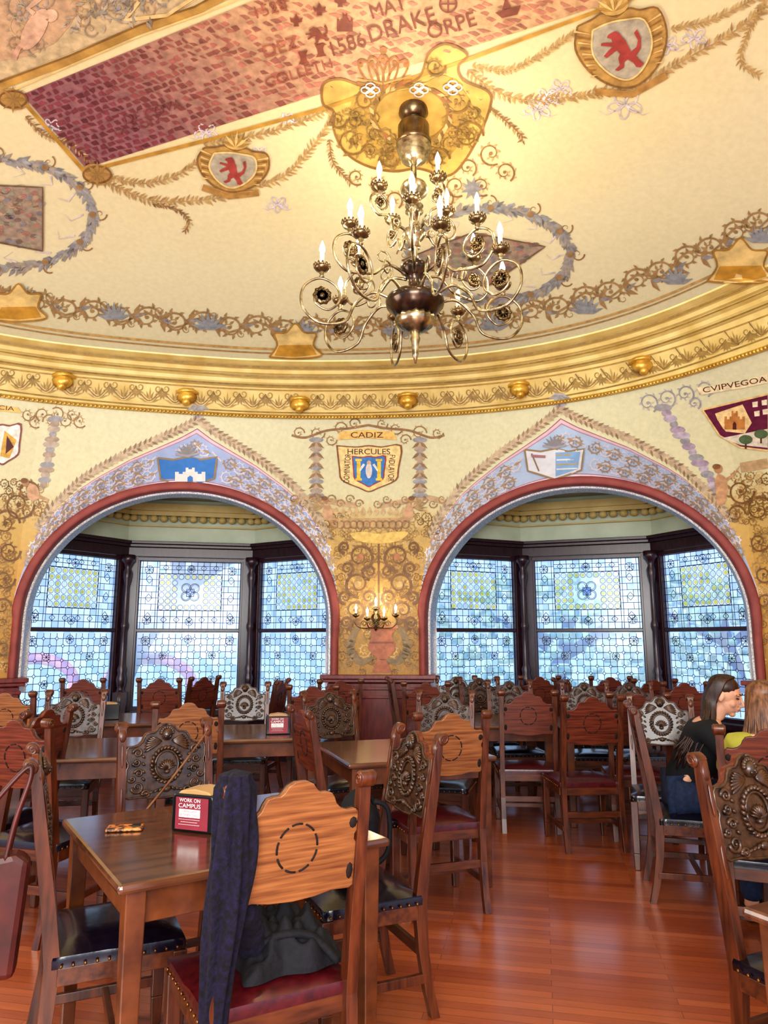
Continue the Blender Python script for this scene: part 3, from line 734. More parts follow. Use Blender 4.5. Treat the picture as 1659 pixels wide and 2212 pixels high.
s.done('gilded_cartouches',ceiling,'gildpaint')
s=Paint()
for x,y,r,d in ((985,400,24,1),(1010,360,20,-1),(1040,400,22,1),(850,430,20,-1),(820,395,22,1),(770,380,18,1),(960,425,20,-1),(1060,330,26,1),(1090,370,22,-1)):
    s.spiral(x,y,r,1,d,4,BRN,1.4,2,leaves=TAN)
for k in range(9): s.leaf(1020,405,k*.7,26,9,GRY,3)
s.done('painted_arabesque',ceiling)
s=Paint()
fz=[proj(cp(math.radians(th),.065,4.38)) for th in range(158,24,-2)]
for k,(x,y,a) in enumerate(resample(fz,56)):
    for j in range(9): s.leaf(x,y+18,-PI/2+(j-4)*.3+a,26 if j!=4 else 34,5.5,'96783c' if j%2 else 'b0924e',1)
    s.stroke(smooth([(x-28,y-14),(x-14,y+4),(x,y+14),(x+14,y+4),(x+28,y-14)],4),7,'d8c07c',1); s.stroke(smooth([(x-28,y-14),(x-14,y+4),(x,y+14),(x+14,y+4),(x+28,y-14)],4),2.4,'8c7038',2)
    for j in range(6): s.leaf(x+28,y-4,PI/2+(j-2.5)*.5,17,5,'9c8040',2)
    s.spiral(x+20,y-12,8,0,1,3,'9c8040',1.2,2); s.spiral(x+36,y-12,8,3,-1,3,'9c8040',1.2,2)
s.stroke([(x,y-24) for x,y in fz],3,'a88840',1); s.stroke([(x,y+24) for x,y in fz],3,'947838',1)
for kk,(i_,z_) in enumerate(((.167,4.538),(.235,4.628),(.33,4.705),(.02,4.21))):
    s.stroke([proj(cp(math.radians(th),i_+.003,z_)) for th in range(158,24,-2)],5,('8c7034','987c3c','987c3c','a07c38')[kk],1)
s.done('painted_frieze',cornice)
bd=MB()
for k in range(320):
    th=math.radians(160-136*k/320); p=cp(th,.03,4.2); bd.ell(p,(.018,.018,.02),6,4)
bd.build('bead_row',M['gold'],cornice)
for u,v in ((138,826),(405,860),(648,876),(881,868),(1122,844),(1386,793)):
    d=ray(u,v); l,n,i,_=BV.ray_cast(CAM0,d.normalized()); 
    if l is None: continue
    g=MB(); g.ell(l+Vector((0,-.03,0)),(.11,.08,.075),16,8,dis=lambda q:1+.08*math.cos(8*math.atan2(q.y,q.x))); g.ell(l+Vector((0,-.05,-.06)),(.05,.05,.05),10,6); g.lathe([(.13,.04),(.13,.07),(.1,.09)],l,14)
    g.build('gilded_boss',M['gold'],cornice)
def shield(x,y,w,h): return smooth([(x-w/2,y-h/2),(x-w*.2,y-h*.47),(x,y-h/2),(x+w*.2,y-h*.47),(x+w/2,y-h/2),(x+w*.46,y),(x+w*.42,y+h*.25),(x+w*.15,y+h*.42),(x,y+h/2),(x-w*.15,y+h*.42),(x-w*.42,y+h*.25),(x-w*.46,y),(x-w/2,y-h/2)],3)[:-1]
s=Paint()
s.poly(shield(797,1012,142,102),'8c5c3c',2); s.poly(shield(797,1012,134,96),'ecd494',3)
s.text('HERCULES',797,975,12,0,'50281c',4,92); s.text('DOMINATOR',750,1011,13,-PI/2+.06,'50281c',4,62); s.text('FVDLAVOR',846,1011,13,PI/2+.06,'50281c',4,58)
s.poly(shield(797,1018,74,68),'a84438',4); s.poly(shield(797,1018,68,63),'4080c4',5)
for sd in(-1,1):
    s.stroke([(797+sd*22,996),(797+sd*22,1034)],8,'ecc848',6); s.stroke([(797+sd*22-7,993),(797+sd*22+7,993)],5,'ecc848',6); s.stroke([(797+sd*22-7,1035),(797+sd*22+7,1035)],5,'ecc848',6); s.stroke([(797+sd*10,1002),(797+sd*20,1016)],5,'e4e4e8',6)
s.disc(797,1016,7,17,'dcd4d0',6); s.disc(797,999,5,5,'d4b49c',6)
s.poly([(735,932),(790,928),(850,932),(858,950),(790,946),(728,950)],'e8c070',3); s.text('CADIZ',793,939,12,0,'50281c',4,70)
s.done('painted_shield',wall,label='blue and gold shield lettered under a small banner')
s=Paint()
for sd in(-1,1):
    X=lambda x:795+sd*x
    s.stroke(smooth([(X(0),918),(X(40),925),(X(90),930),(X(135),945),(X(165),940)],5),5,BRN,1)
    for x,y,r,d in ((60,925,14,1),(110,935,16,-1),(150,935,12,1),(30,915,12,1),(80,950,12,-1)): s.spiral(X(x),y,r,0,d*sd,3,BRN,1.3,1,leaves=TAN)
    for k in range(13):
        y=950+k*10; w=(16,9,13,8,12,7,14,9,12,16,10,14,18)[k]; s.disc(X(112),y,w,6,(GRY,'b4a286','ac9c8c')[k%3],1,10)
    for k in range(6): s.leaf(X(112),955+k*22,PI/2+.9,22,7,BRN,2); s.leaf(X(112),955+k*22,PI/2-.9,22,7,BRN,2)
    s.stroke(smooth([(X(25),1092),(X(70),1085),(X(125),1075),(X(165),1085)],5),12,'c0a480',1)
    s.poly(smooth([(X(84),1088),(X(94),1092),(X(98),1108),(X(94),1122),(X(80),1124),(X(76),1108),(X(84),1088)],4)[:-1],'c8a07c',3); s.disc(X(92),1080,6.5,7.5,'b88a64',3,12); s.disc(X(94),1076,7,5,'86603c',4,10)
    s.stroke(smooth([(X(84),1118),(X(68),1122),(X(58),1134)],4),9,'c0986f',3,True); s.stroke(smooth([(X(90),1094),(X(104),1090),(X(114),1078)],4),6,'c8a07c',3,True); s.stroke(smooth([(X(84),1120),(X(76),1134),(X(64),1140)],4),8,'b48c64',3,True)
    for k in range(6): s.leaf(X(100),1098,(0 if sd>0 else PI)-sd*(.3*k-.2),30,7,'ac9268',2)
    for k in range(8): s.spiral(X(20+k*20),1088-(k%2)*10,9,0,sd,3,'9c7c58',1.3,2,leaves=TAN)
s.stroke([(725,1130),(872,1128)],20,'c0a070',2)
for k in range(12): s.ring(722+k*14,1133,8,8,3,'9c7850',3,n=10)
for k in range(11): s.leaf(726+k*14.5,1114,-PI/2,20,11,'ccae80',3)
s.poly(smooth([(755,1152),(785,1148),(818,1153),(852,1148),(882,1150),(862,1168),(818,1174),(772,1168),(755,1152)],3)[:-1],'e4c06c',3)
s.done('painted_arabesque',wall)
s=Paint(); BR2='7c5830'
def fill_scroll(x0,x1,y0,y1,n,r0,r1,cs,lay,mir=None):
    placed=[];tries=0
    while len(placed)<n and tries<n*30:
        tries+=1; x=RN.uniform(x0,x1);y=RN.uniform(y0,y1);r=RN.uniform(r0,r1)
        if any(math.dist((x,y),(a,b))<(r+q)*.68 for a,b,q in placed): continue
        placed.append((x,y,r)); a=RN.uniform(0,6);d=RN.choice((-1,1)); c=RN.choice(cs)
        s.spiral(x,y,r,a,d,max(2.4,r*.22),c,1.6,lay,leaves=c)
        if mir: s.spiral(2*mir-x,y,r,PI-a,-d,max(2.4,r*.22),c,1.6,lay,leaves=c)
SCC=['a07c44','966e3c','ae8c54','86622f','d4b478']
fill_scroll(822,918,1140,1455,110,6,15,SCC,1,818)
fill_scroll(850,950,1105,1160,18,7,13,SCC,1,818)
s.stroke([(818,1175),(818,1350)],4,BR2,2)
for sd in(-1,1):
    X=lambda x:818+sd*x
    for x,y,r,d in ((40,1203,30,1),(45,1262,28,-1),(52,1318,22,1),(20,1235,16,-1),(68,1228,14,1),(72,1290,14,-1),(22,1290,16,1),(74,1182,12,-1),(70,1345,14,1)):
        s.spiral(X(x),y,r,1.5,d*sd,7,BR2,1.6,2,leaves='94703e')
    s.disc(X(40),1203,8,7,'b47850',3,8); s.disc(X(45),1262,8,7,'c0a068',3,8)
    s.stroke(smooth([(X(12),1420),(X(38),1430),(X(60),1405),(X(54),1370),(X(38),1350)],6),17,'8c7450',3,2); s.stroke(smooth([(X(38),1350),(X(58),1340),(X(60),1362)],4),6,BR2,4)
    for k in range(5): s.leaf(X(50),1380+k*10,(0 if sd>0 else PI)+sd*.5,24,9,'a48858',3)
s.poly(smooth([(794,1352),(856,1352),(846,1372),(855,1397),(840,1420),(826,1426),(812,1420),(795,1397),(804,1372),(794,1352)],3)[:-1],'b46c48',4)
s.poly([(816,1424),(834,1424),(846,1452),(804,1452)],'ac6442',4); s.stroke([(790,1354),(860,1354)],7,'cc8458',5); s.stroke([(799,1388),(851,1388)],4,'8c5030',5)
s.done('painted_pier_scrollwork',wall,label='brown scrollwork and red urn on gold pier')
s=Paint()
for a0,b0 in ARCH:
    gp=[]
    for k in range(0,61):
        t=.04+.92*k/60; p=a0.lerp(b0,t); gp.append(proj(W(p,min(4.17,groin(2*t-1)+.1))))
    s.stroke(gp,15,'c4b094',1); 
    for k,(x,y,a) in enumerate(resample(gp,6)): s.leaf(x,y,a+(.8 if k%2 else -.8),16,6,RN.choice(['a08868','c4b090','a8947a','8e7858']),2); 
    x,y=gp[30]; s.stroke([(x,y-2),(x,y-40)],22,'b8b0b0',1); 
    for k in range(5): s.leaf(x,y-30,PI/2+(k-2)*.6,28,9,'9c9ca0',2)
s.done('painted_leaf_border',wall)
s=Paint()
for k in range(14):
    y=905+k*11; x=120-k*2; s.disc(x,y,(18,10,14,8,16)[k%5],7,(GRY,'ac9a86','b8aa9a')[k%3],1,10)
for k in range(8): s.spiral(60+k*16,895+(k%2)*14,15,k,1,3,BRN,1.3,1,leaves=TAN)
fill_scroll(0,22,1130,1450,30,7,13,SCC,1)
fill_scroll(0,100,1040,1115,26,7,13,SCC,1)
for x,y,r,d in ((40,1090,34,1),(12,1130,30,-1),(20,1190,24,1),(60,1060,22,-1),(10,1250,22,1),(5,1310,18,-1),(8,1400,18,1)): s.spiral(x,y,r,0,d,5,BR2,1.5,2,leaves='94703e')
s.poly(smooth([(66,1045),(80,1050),(86,1070),(76,1082),(60,1074),(58,1055),(66,1045)],4)[:-1],'c8a07c',3); s.disc(55,1042,8,9,'b48864',3); s.disc(52,1038,8,6,'86603c',4,10); s.stroke([(78,1070),(104,1080),(96,1100)],9,'c09872',3,True)
s.poly(shield(5,960,84,90),'8c5450',2); s.poly(shield(5,960,76,82),'f0ece4',3); s.poly([(10,930),(36,950),(20,990),(0,985)],'d8ac50',4); s.poly([(15,940),(30,965),(12,980)],'5c2c28',5)
s.poly([(-20,872),(40,880),(46,892),(-20,886)],'e8c070',3); s.text('CIA',14,881,9,.1,'5c3020',4,34)
s.done('painted_shield',wall,label='white shield by the left edge')
s=Paint()
for k in range(16):
    y=880+k*12; x=1432+k*8; s.disc(x,y,(20,11,15,9,17)[k%5],8,(GRY,'aa9aac','bcb2c0')[k%3],1,10)
for x,y,r in ((1400,870,22),(1440,860,20),(1480,850,20),(1520,840,18),(1500,870,14)): s.spiral(x,y,r,1,-1,4,GRY,1.4,1,leaves='c0b4bc')
fill_scroll(1585,1659,1020,1130,30,7,13,SCC,1)
fill_scroll(1635,1659,1130,1440,26,7,13,SCC,1)
s.poly(smooth([(1552,1022),(1566,1030),(1572,1055),(1566,1085),(1550,1090),(1546,1060),(1544,1038),(1552,1022)],4)[:-1],'c49a74',3); s.disc(1552,1012,9,10,'b48864',3); s.disc(1548,1007,9,6,'86603c',4,10); s.stroke([(1562,1040),(1585,1025),(1598,1006)],8,'c49a74',3,True)
for x,y,r,d in ((1600,1060,30,1),(1640,1100,30,-1),(1640,1170,22,1),(1590,1110,20,-1),(1650,1240,20,1),(1652,1300,16,-1)): s.spiral(x,y,r,0,d,5,BR2,1.5,2,leaves='94703e')
s.stroke([(1600,1010),(1659,1000)],22,'c0a47c',1)
s.poly([(1518,884),(1659,850),(1659,972),(1600,965),(1555,940)],'6c2444',3); s.stroke([(1518,884),(1659,850)],4,'e4c488',4); s.stroke([(1518,884),(1555,940),(1600,965),(1659,972)],4,'e4c488',4)
s.poly([(1545,892),(1605,872),(1625,912),(1610,935),(1560,930)],'ecd098',4); castle(s,1588,906,44,40,'c08448',5,'5c2c28')
s.poly([(1560,945),(1659,925),(1659,966),(1600,960)],'dcd4c0',4)
for x,y in ((1612,948),(1645,936)): s.disc(x,y,15,10,'5c7050',5); s.stroke([(x,y+8),(x,y+20)],4,'5c4430',5)
for x,y in ((1632,872),(1652,868),(1636,892),(1654,888)): s.poly([(x-6,y-5),(x+6,y-7),(x+6,y+5),(x-5,y+6)],'ecdfc4',5)
s.poly([(1505,836),(1600,822),(1659,806),(1659,826),(1600,838),(1515,852)],'e8dab4',3); s.text('CVIPVEGOA',1588,829,12,-.18,'5c3020',4,140)
s.done('painted_shield',wall,label='maroon shield with a castle at the right')
for idx,(cx,cy,nm) in enumerate(((405,1018,'LOGRON'),(1198,1000,'ZAMORA'))):
    s=Paint(); a0,b0=ARCH[idx]
    for f,st in ((.3,22),(.68,22)):
        gp=[]
        for k in range(61):
            t=.03+.94*k/60; p=a0.lerp(b0,t); g=W(p,groin(2*t-1)); q=Vector((p.x,p.y,arch(2*t-1))); gp.append(proj(g.lerp(q,f)))
        rs=resample(gp,st)
        wavy=[(x,y+(6 if k%2 else -6)) for k,(x,y,a) in enumerate(rs)]
        for p1,p2 in zip(wavy,wavy[1:]):
            if abs(p1[0]-cx)<80 and abs(p1[1]-cy)<42: continue
            s.stroke([p1,p2],3.2,'e4dcd8',1)
        for k,(x,y,a) in enumerate(rs):
            if abs(x-cx)<80 and abs(y-cy)<42: continue
            c_=('b49c84','e8e4ec')[k%2]; s.spiral(x,y,14,a+(0 if k%2 else PI),1 if k%2 else -1,3.6,c_,1.6,1,leaves=c_); s.leaf(x,y,a,20,6,'bca688',2)
    sh=[(cx-65,cy-30),(cx-30,cy-26),(cx,cy-32),(cx+30,cy-26),(cx+64,cy-32),(cx+58,cy+14),(cx+25,cy+26),(cx,cy+34),(cx-25,cy+26),(cx-58,cy+16)]
    s.poly(sh,'eef4fa' if idx else '5090dc',3); s.stroke(sh+[sh[0]],4,'a89474',4)
    if idx==0: castle(s,cx+6,cy+6,66,30,'f4f4f0',5,'5090dc'); s.stroke([(cx-45,cy+27),(cx+45,cy+27)],5,'c0d4f4',5)
    else:
        s.poly([(cx+2,cy-24),(cx+56,cy-26),(cx+50,cy+12),(cx+2,cy+28)],'98c4f0',5)
        for k in range(4): s.stroke([(cx+4,cy-18+k*10),(cx+50,cy-20+k*10)],3,'f8f8f4' if k%2 else 'ccb888',6)
        s.poly([(cx-52,cy-20),(cx-20,cy-18),(cx-20,cy-12),(cx-50,cy-14)],'b88c94',6); s.stroke([(cx-50,cy-22),(cx-34,cy+16)],3,'9c8870',6)
    for k in range(7): s.leaf(cx,cy-34,-PI/2+(k-3)*.38,28,8,GRY,3)
    s.stroke([(cx-26,cy-38),(cx,cy-34),(cx+26,cy-40)],5,'b0b0b8',4)
    s.text(nm,cx+(-2 if idx==0 else 14),cy+46,10,0 if idx==0 else -.04,'6c4c58',5,84)
    s.done('painted_vault_scrollwork',lun[idx],'vaultpaint')

# ------------------------------------------------------------ chandelier
d=ray(893,236); l,_,_,_=BV.ray_cast(CAM0,d.normalized()); CH=l.copy(); Y0=CH.y
def zy(v):
    d=ray(893,v); return H0+Y0*d.z/d.y-CH.z
dep=lambda v:(Y0/ray(893,v).y)
def pr(px,v): return px*dep(v)/F
ch=tag(empty('chandelier',CH),'large brass chandelier with tiers of scrolled arms and lit candle bulbs','chandelier'); ROOM.append(ch)
def lz(name,pts,mt,seg=24,**k):
    m_=MB(); m_.lathe([(pr(r,v),zy(v)) for v,r in pts],(0,0,0),seg,**k); return m_.build(name,M[mt],ch)
lz('ceiling_canopy',[(228,28),(232,30),(245,32),(258,22),(262,10),(268,8)],'brassd')
lz('canopy_drum',[(266,8),(268,30),(275,34),(305,34),(308,38),(314,38)],'brassd')
lz('ribbed_collar',[(312,34),(318,38),(322,32),(327,36),(331,29),(336,32),(340,24),(345,27),(350,15),(358,8)],'brass')
lz('rod',[(350,6),(480,6),(700,8)],'brass')
lz('stem_vase',[(395,8),(400,26),(408,30),(418,28),(430,14),(440,12),(446,20),(452,12),(458,20),(462,12),(480,10)],'brass')
lz('upper_hub',[(488,8),(495,20),(505,26),(515,20),(522,12),(535,14)],'brass')
lz('middle_hub',[(560,10),(568,22),(578,32),(588,30),(598,18),(606,12),(625,16),(636,24)],'bronze')
lz('bowl',[(632,12),(638,40),(644,60),(652,64),(662,62),(674,50),(684,42),(690,30)],'bronze',32)
lz('bowl_boss',[(684,40),(692,42),(702,38),(712,26),(718,14)],'brass',32,lob=.06,lobn=16)
lz('finial',[(716,12),(724,8),(732,11),(742,8),(765,7),(785,2)],'brass')
def spl(pts,n=8): return smooth(pts,n)
def make_arm(R,zh,zc,g,r0):
    a=MB()
    key=[(r0,0,zh),(r0+(R-r0)*.3,0,zh+.05*g),(r0+(R-r0)*.55,0,zh-.05*g),(R-.16*g,0,zc-.36*g),(R+.02*g,0,zc-.38*g),(R+.13*g,0,zc-.27*g),(R+.12*g,0,zc-.13*g),(R+.01*g,0,zc-.06*g),(R-.10*g,0,zc-.11*g),(R-.125*g,0,zc-.21*g),(R-.05*g,0,zc-.285*g),(R+.035*g,0,zc-.25*g),(R+.05*g,0,zc-.19*g)]
    path=spl(key,6); n=len(path); a.tube(path,[.0112*(1-.35*i/n) for i in range(n)],8)
    cx,cz=r0+(R-r0)*.42,zh+.1*g
    a.tube([(cx+.075*g*(1-f*.75)*math.cos(-1.6-f*8.5),0,cz+.075*g*(1-f*.75)*math.sin(-1.6-f*8.5)) for f in [k/26 for k in range(27)]],[.008*(1-.5*k/26) for k in range(27)],6)
    a.lathe([(.01,-.06),(.02,-.045),(.012,-.035),(.022,-.02),(.014,-.01),(.016,.01)],(R,0,zc),10)
    ro=MB(); Mx=Matrix.Rotation(PI/2,3,'X'); c=(R-.005*g,zc-.185*g); sr=.065*g
    ro.lathe([(sr*.6,-.010),(sr*.95,-.010),(sr*.95,.010),(sr*.6,.010),(sr*.6,-.010)],(c[0],0,c[1]),18,M=Mx,lob=.07,lobn=9)
    ro.ell((c[0],0,c[1]),(sr*.35,.02,sr*.35),8,6)
    for k in range(8):
        an=2*PI*k/8; ro.tube([(c[0]+sr*.2*math.cos(an),0,c[1]+sr*.2*math.sin(an)),(c[0]+sr*.75*math.cos(an),0,c[1]+sr*.75*math.sin(an))],.005,5)
        for sd in(-1,1): ro.ell((c[0]+sr*.78*math.cos(an),sd*.012,c[1]+sr*.78*math.sin(an)),(.009,.006,.009),6,4)
    cu=MB(); cu.lathe([(.012,-.02),(.02,-.012),(.044,.0),(.054,.014),(.054,.026),(.042,.02),(.018,.018),(.018,.05)],(R,0,zc),16)
    for k in range(12):
        an=2*PI*k/12; cu.ell((R+.053*math.cos(an),.053*math.sin(an),zc+.032),(.009,.009,.018),6,4)
    ca=MB(); ca.lathe([(.015,.02),(.0155,.12),(.012,.125)],(R,0,zc),12)
    bu=MB(); bu.lathe([(.008,.122),(.018,.14),(.020,.158),(.014,.185),(.005,.21),(.001,.22)],(R,0,zc),10)
    return a,ro,cu,ca,bu
tiers=[(8,pr(202,640),zy(655),zy(604),1.0,.14,.2),(6,pr(152,560),zy(598),zy(528),.85,.07,.45),(4,pr(88,440),zy(508),zy(438),.5,.05,.55)]
bulbs=[]
for n,R,zh,zc,g,r0,a0 in tiers:
    parts=make_arm(R,zh,zc,g,r0)
    base=None
    for k in range(n):
        an=a0+2*PI*k/n
        if base is None:
            o=parts[0].build('arm',M['brass'],ch); 
            kids=[parts[1].build('rosette',M['brassd'],o),parts[2].build('candle_cup',M['brassd'],o),parts[3].build('candle',M['candle'],o),parts[4].build('bulb',M['bulb'],o)]
            base=(o,kids)
        else:
            o=base[0].copy(); C.objects.link(o); o.parent=ch
            for q in base[1]: q2=q.copy(); C.objects.link(q2); q2.parent=o
        o.rotation_euler=(0,0,an); bulbs.append((CH.x+R*math.cos(an),CH.y+R*math.sin(an),CH.z+zc+.17))
for i in range(0,len(bulbs),2):
    ld=bpy.data.lights.new('bulb_light','POINT'); ld.energy=3.8; ld.color=(1,.84,.56); ld.shadow_soft_size=.04
    lo=bpy.data.objects.new('bulb_light',ld); C.objects.link(lo); lo.location=Vector(bulbs[i])*K+Vector((0,0,.03))
# ------------------------------------------------------------ wall sconce
def wallhit(u,v):
    d=ray(u,v); l,n,_,_=BV.ray_cast(CAM0,d.normalized()); return l
sl=wallhit(812,1335)
sc_=tag(empty('wall_sconce',sl+Vector((0,-.01,0)),0),'brass wall sconce with candle bulbs on the gold painted pier','wall sconce'); ROOM.append(sc_)
m_=MB(); m_.lathe([(.06,0),(.055,.02),(.02,.03),(.02,.06)],(0,0,0),16,M=Matrix.Rotation(PI/2,3,'X')); m_.lathe([(.005,-.16),(.03,-.12),(.02,-.09),(.045,-.05),(.04,.0),(.02,.04),(.03,.08),(.015,.12),(.004,.16)],(0,-.07,0),12); m_.build('backplate',M['brassd'],sc_)
for x,y,z in ((-.24,-.16,.02),(-.1,-.24,-.02),(.1,-.24,-.02),(.24,-.16,.02),(0,-.18,.1)):
    a=MB(); a.tube(spl([(0,-.07,-.06),(x*.3,y*.5,-.12),(x*.8,y*.9,-.12),(x*1.05,y,-.06),(x,y,z-.02)],5),.007,6)
    a.tube([(x*.6+.035*(1-f*.7)*math.cos(f*8)*math.copysign(1,x),y*.7,-.07+.035*(1-f*.7)*math.sin(f*8)) for f in [k/14 for k in range(15)]],.005,5)
    ao=a.build('arm',M['brassd'],sc_)
    c_=MB(); c_.lathe([(.01,-.02),(.04,.0),(.044,.015),(.014,.012),(.014,.03)],(x,y,z),12); c_.build('candle_cup',M['brassd'],ao)
    c_=MB(); c_.lathe([(.013,.01),(.013,.07)],(x,y,z),10); c_.build('candle',M['candle'],ao)
    c_=MB(); c_.lathe([(.006,.07),(.014,.085),(.012,.11),(.001,.14)],(x,y,z),8); c_.build('bulb',M['bulb'],ao)
ld=bpy.data.lights.new('sconce_light','POINT'); ld.energy=3; ld.color=(1,.82,.55); ld.shadow_soft_size=.05
lo=bpy.data.objects.new('sconce_light',ld); C.objects.link(lo); lo.location=(sl+Vector((0,-.3,.2)))*K

for o in ROOM: o.location=o.location*K; o.scale=(K,K,K)

# ============================================================ FURNITURE (metres)
def make_chair():
    root=empty('dining_chair')
    def bend(p):
        z=p[2] if p[2]<.46 else .46+(p[2]-.46)*1.035
        return (p[0],p[1]-.17*max(0,z-.46),z)
    s=MB(); n=10; rows=[]
    for j in range(n+1):
        row=[]
        for i in range(n+1):
            x=-1+2*i/n;y=-1+2*j/n
            row.append((x*.232*(1-.03*(y<0)),y*.205,.452+.026*(1-x**4)*(1-y**4)))
        rows.append(row)
    s.grid(rows)
    ring_=[rows[0][i] for i in range(n+1)]+[rows[j][n] for j in range(1,n+1)]+[rows[n][i] for i in range(n-1,-1,-1)]+[rows[j][0] for j in range(n-1,0,-1)]
    s.grid([ring_+[ring_[0]],[(a*1.015,b*1.015,.44) for a,b,c in ring_+[ring_[0]]],[(a*1.01,b*1.01,.418) for a,b,c in ring_+[ring_[0]]]])
    s.add([(a,b,.418) for a,b,c in ring_],[tuple(range(len(ring_)))])
    s.build('seat',M['leather'],root)
    nl=MB()
    for i in range(13): 
        x=-.22+.44*i/12; nl.ell((x,.212,.428),(.006,.005,.006),6,4)
    for i in range(11):
        y=-.18+.36*i/10
        for sd in(-1,1): nl.ell((sd*.238,y,.428),(.005,.006,.006),6,4)
    nl.build('nail_heads',M['brassnail'],root)
    f=MB()
    f.box((0,.19,.392),(.44,.024,.055));f.box((0,-.19,.392),(.42,.024,.055))
    for sd in(-1,1): f.box((sd*.215,0,.392),(.024,.38,.055))
    f.build('seat_frame',M['wood'],root,.003)
    for sd in(-1,1):
        g=MB(); g.taper((sd*.215,.19,0),(.034,.034),(sd*.215,.19,.1),(.042,.042)); g.taper((sd*.215,.19,.1),(.042,.042),(sd*.215,.19,.415),(.046,.046)); g.build('front_leg',M['woodv'],root,.004)
        r=MB(); Z=[0,.1,.25,.42,.6,.8,.95,1.02]; cy=[-.265,-.24,-.215,-.205,-.205,-.205,-.203,-.2]; wd=[.034,.038,.042,.05,.046,.042,.036,.03]
        pts=[(c-w/2,z) for z,c,w in zip(Z,cy,wd)]+[(c+w/2,z) for z,c,w in reversed(list(zip(Z,cy,wd)))]
        xo=sd*.205; r.prism(pts,lambda a,b:(xo-.018,a,b),lambda a,b:(xo+.018,a,b))
        Mx=Matrix.Rotation(PI/2,3,'Y')
        r.lathe([(.0,-.026),(.018,-.026),(.024,-.022),(.024,.022),(.018,.026),(0,.026)],(xo,-.215,1.02),16,M=Mx)
        for e_ in(-1,1):
            r.tube([(xo+e_*.026,-.215+.019*(1-f_*.7)*math.cos(f_*9),1.02+.019*(1-f_*.7)*math.sin(f_*9)) for f_ in [k/16 for k in range(17)]],.004,5)
        r.ell((xo,-.19,.985),(.02,.014,.03),8,6)
        for yy in (.9,.72): r.ell((xo,-.182,yy),(.008,.004,.055),6,4)
        r.map(bend); r.build('rear_leg',M['woodv'],root,.004)
        q=MB(); q.box((sd*.215,-.02,.15),(.022,.42,.034)); q.build('stretcher',M['woodv'],root,.003)
    q=MB(); q.box((0,.0,.15),(.42,.022,.03)); q.build('stretcher',M['wood'],root,.002)
    q=MB(); q.box((0,-.215,.24),(.4,.02,.04)); q.build('rear_rail',M['wood'],root,.002)
    ap=[(-.195,.37),(.195,.37),(.195,.335),(.15,.345),(.11,.33),(.07,.345),(0,.36),(-.07,.345),(-.11,.33),(-.15,.345),(-.195,.335)]
    q=MB(); q.prism(ap,lambda a,b:(a,.185,b),lambda a,b:(a,.2,b)); q.build('front_bracket',M['wood'],root,.002)
    h=[(0,1.03),(.02,1.028),(.038,1.018),(.05,1.0),(.062,.99),(.08,.99),(.098,.985),(.108,.97),(.116,.95),(.132,.934),(.155,.926),(.18,.928),(.191,.915),(.191,.862),(.183,.848),(.183,.832),(.191,.818),(.191,.69),(.178,.68),(.12,.683),(.07,.673),(0,.668)]
    def bb(p): z=1.03-(1.03-p[2])*.9; return bend((p[0],p[1],z))
    out=h+[(-x,z) for x,z in reversed(h[1:-1])]
    b=MB(); b.prism(out,lambda x,z:(x,-.214,z),lambda x,z:(x,-.192,z)); b.map(bb); bo=b.build('backrest',M['board'],root,.003)
    g=MB()
    for k in range(9):
        a0=2*PI*k/9; pts=[(.062*math.cos(a0+.52*t),-.2155,.83+.072*math.sin(a0+.52*t)) for t in (0,.33,.66,1)]
        g.tube(pts,.0032,5)
    for sd in(-1,1): g.ell((sd*.174,-.2145,.885),(.013,.003,.018),8,4); g.ell((sd*.174,-.2145,.735),(.011,.003,.026),8,4)
    g.map(bb); g.build('ring_of_cuts',M['dark'],bo)
    c=MB(); Y=-.188
    c.tube([(x*.97,Y,.845+(z-.845)*.97) for x,z in out]+[(0,Y,1.025)],.006,5)
    c.ell((0,Y+.008,.978),(.026,.024,.032),12,8); c.ell((0,Y+.03,.975),(.005,.007,.007),6,4)
    for sd in(-1,1): c.ell((sd*.011,Y+.026,.968),(.008,.007,.007),6,4)
    for k in range(9): a=PI*k/8; c.ell((.027*math.cos(a),Y+.012,.985+.026*math.sin(a)),(.009,.01,.009),6,4)
    for sd in(-1,1):
        for k in range(7):
            a=-.55+.17*k; L_=.10-.006*k; My=Matrix.Rotation(-a if sd>0 else a,3,'Y')
            c.ell((sd*(.022+L_/2*math.cos(a)),Y+.004,.955+L_/2*math.sin(a)*.9-.012),(L_/2,.008,.008),8,4,M=My)
    for k in range(26):
        a=2*PI*k/26; c.ell((.07*math.cos(a),Y+.006,.83+.082*math.sin(a)),(.014,.010,.008),6,4,M=Matrix.Rotation(-a-.9,3,'Y'))
    c.tube([(.055*math.cos(2*PI*k/24),Y+.004,.83+.066*math.sin(2*PI*k/24)) for k in range(25)],.006,6)
    for k in range(9):
        a=PI*.1+PI*.8*k/8; c.ell((.02*math.cos(a),Y+.008,.808+.024*math.sin(a)),(.026,.012,.006),6,4,M=Matrix.Rotation(-a,3,'Y'))
    c.ell((0,Y+.008,.798),(.016,.014,.012),8,5)
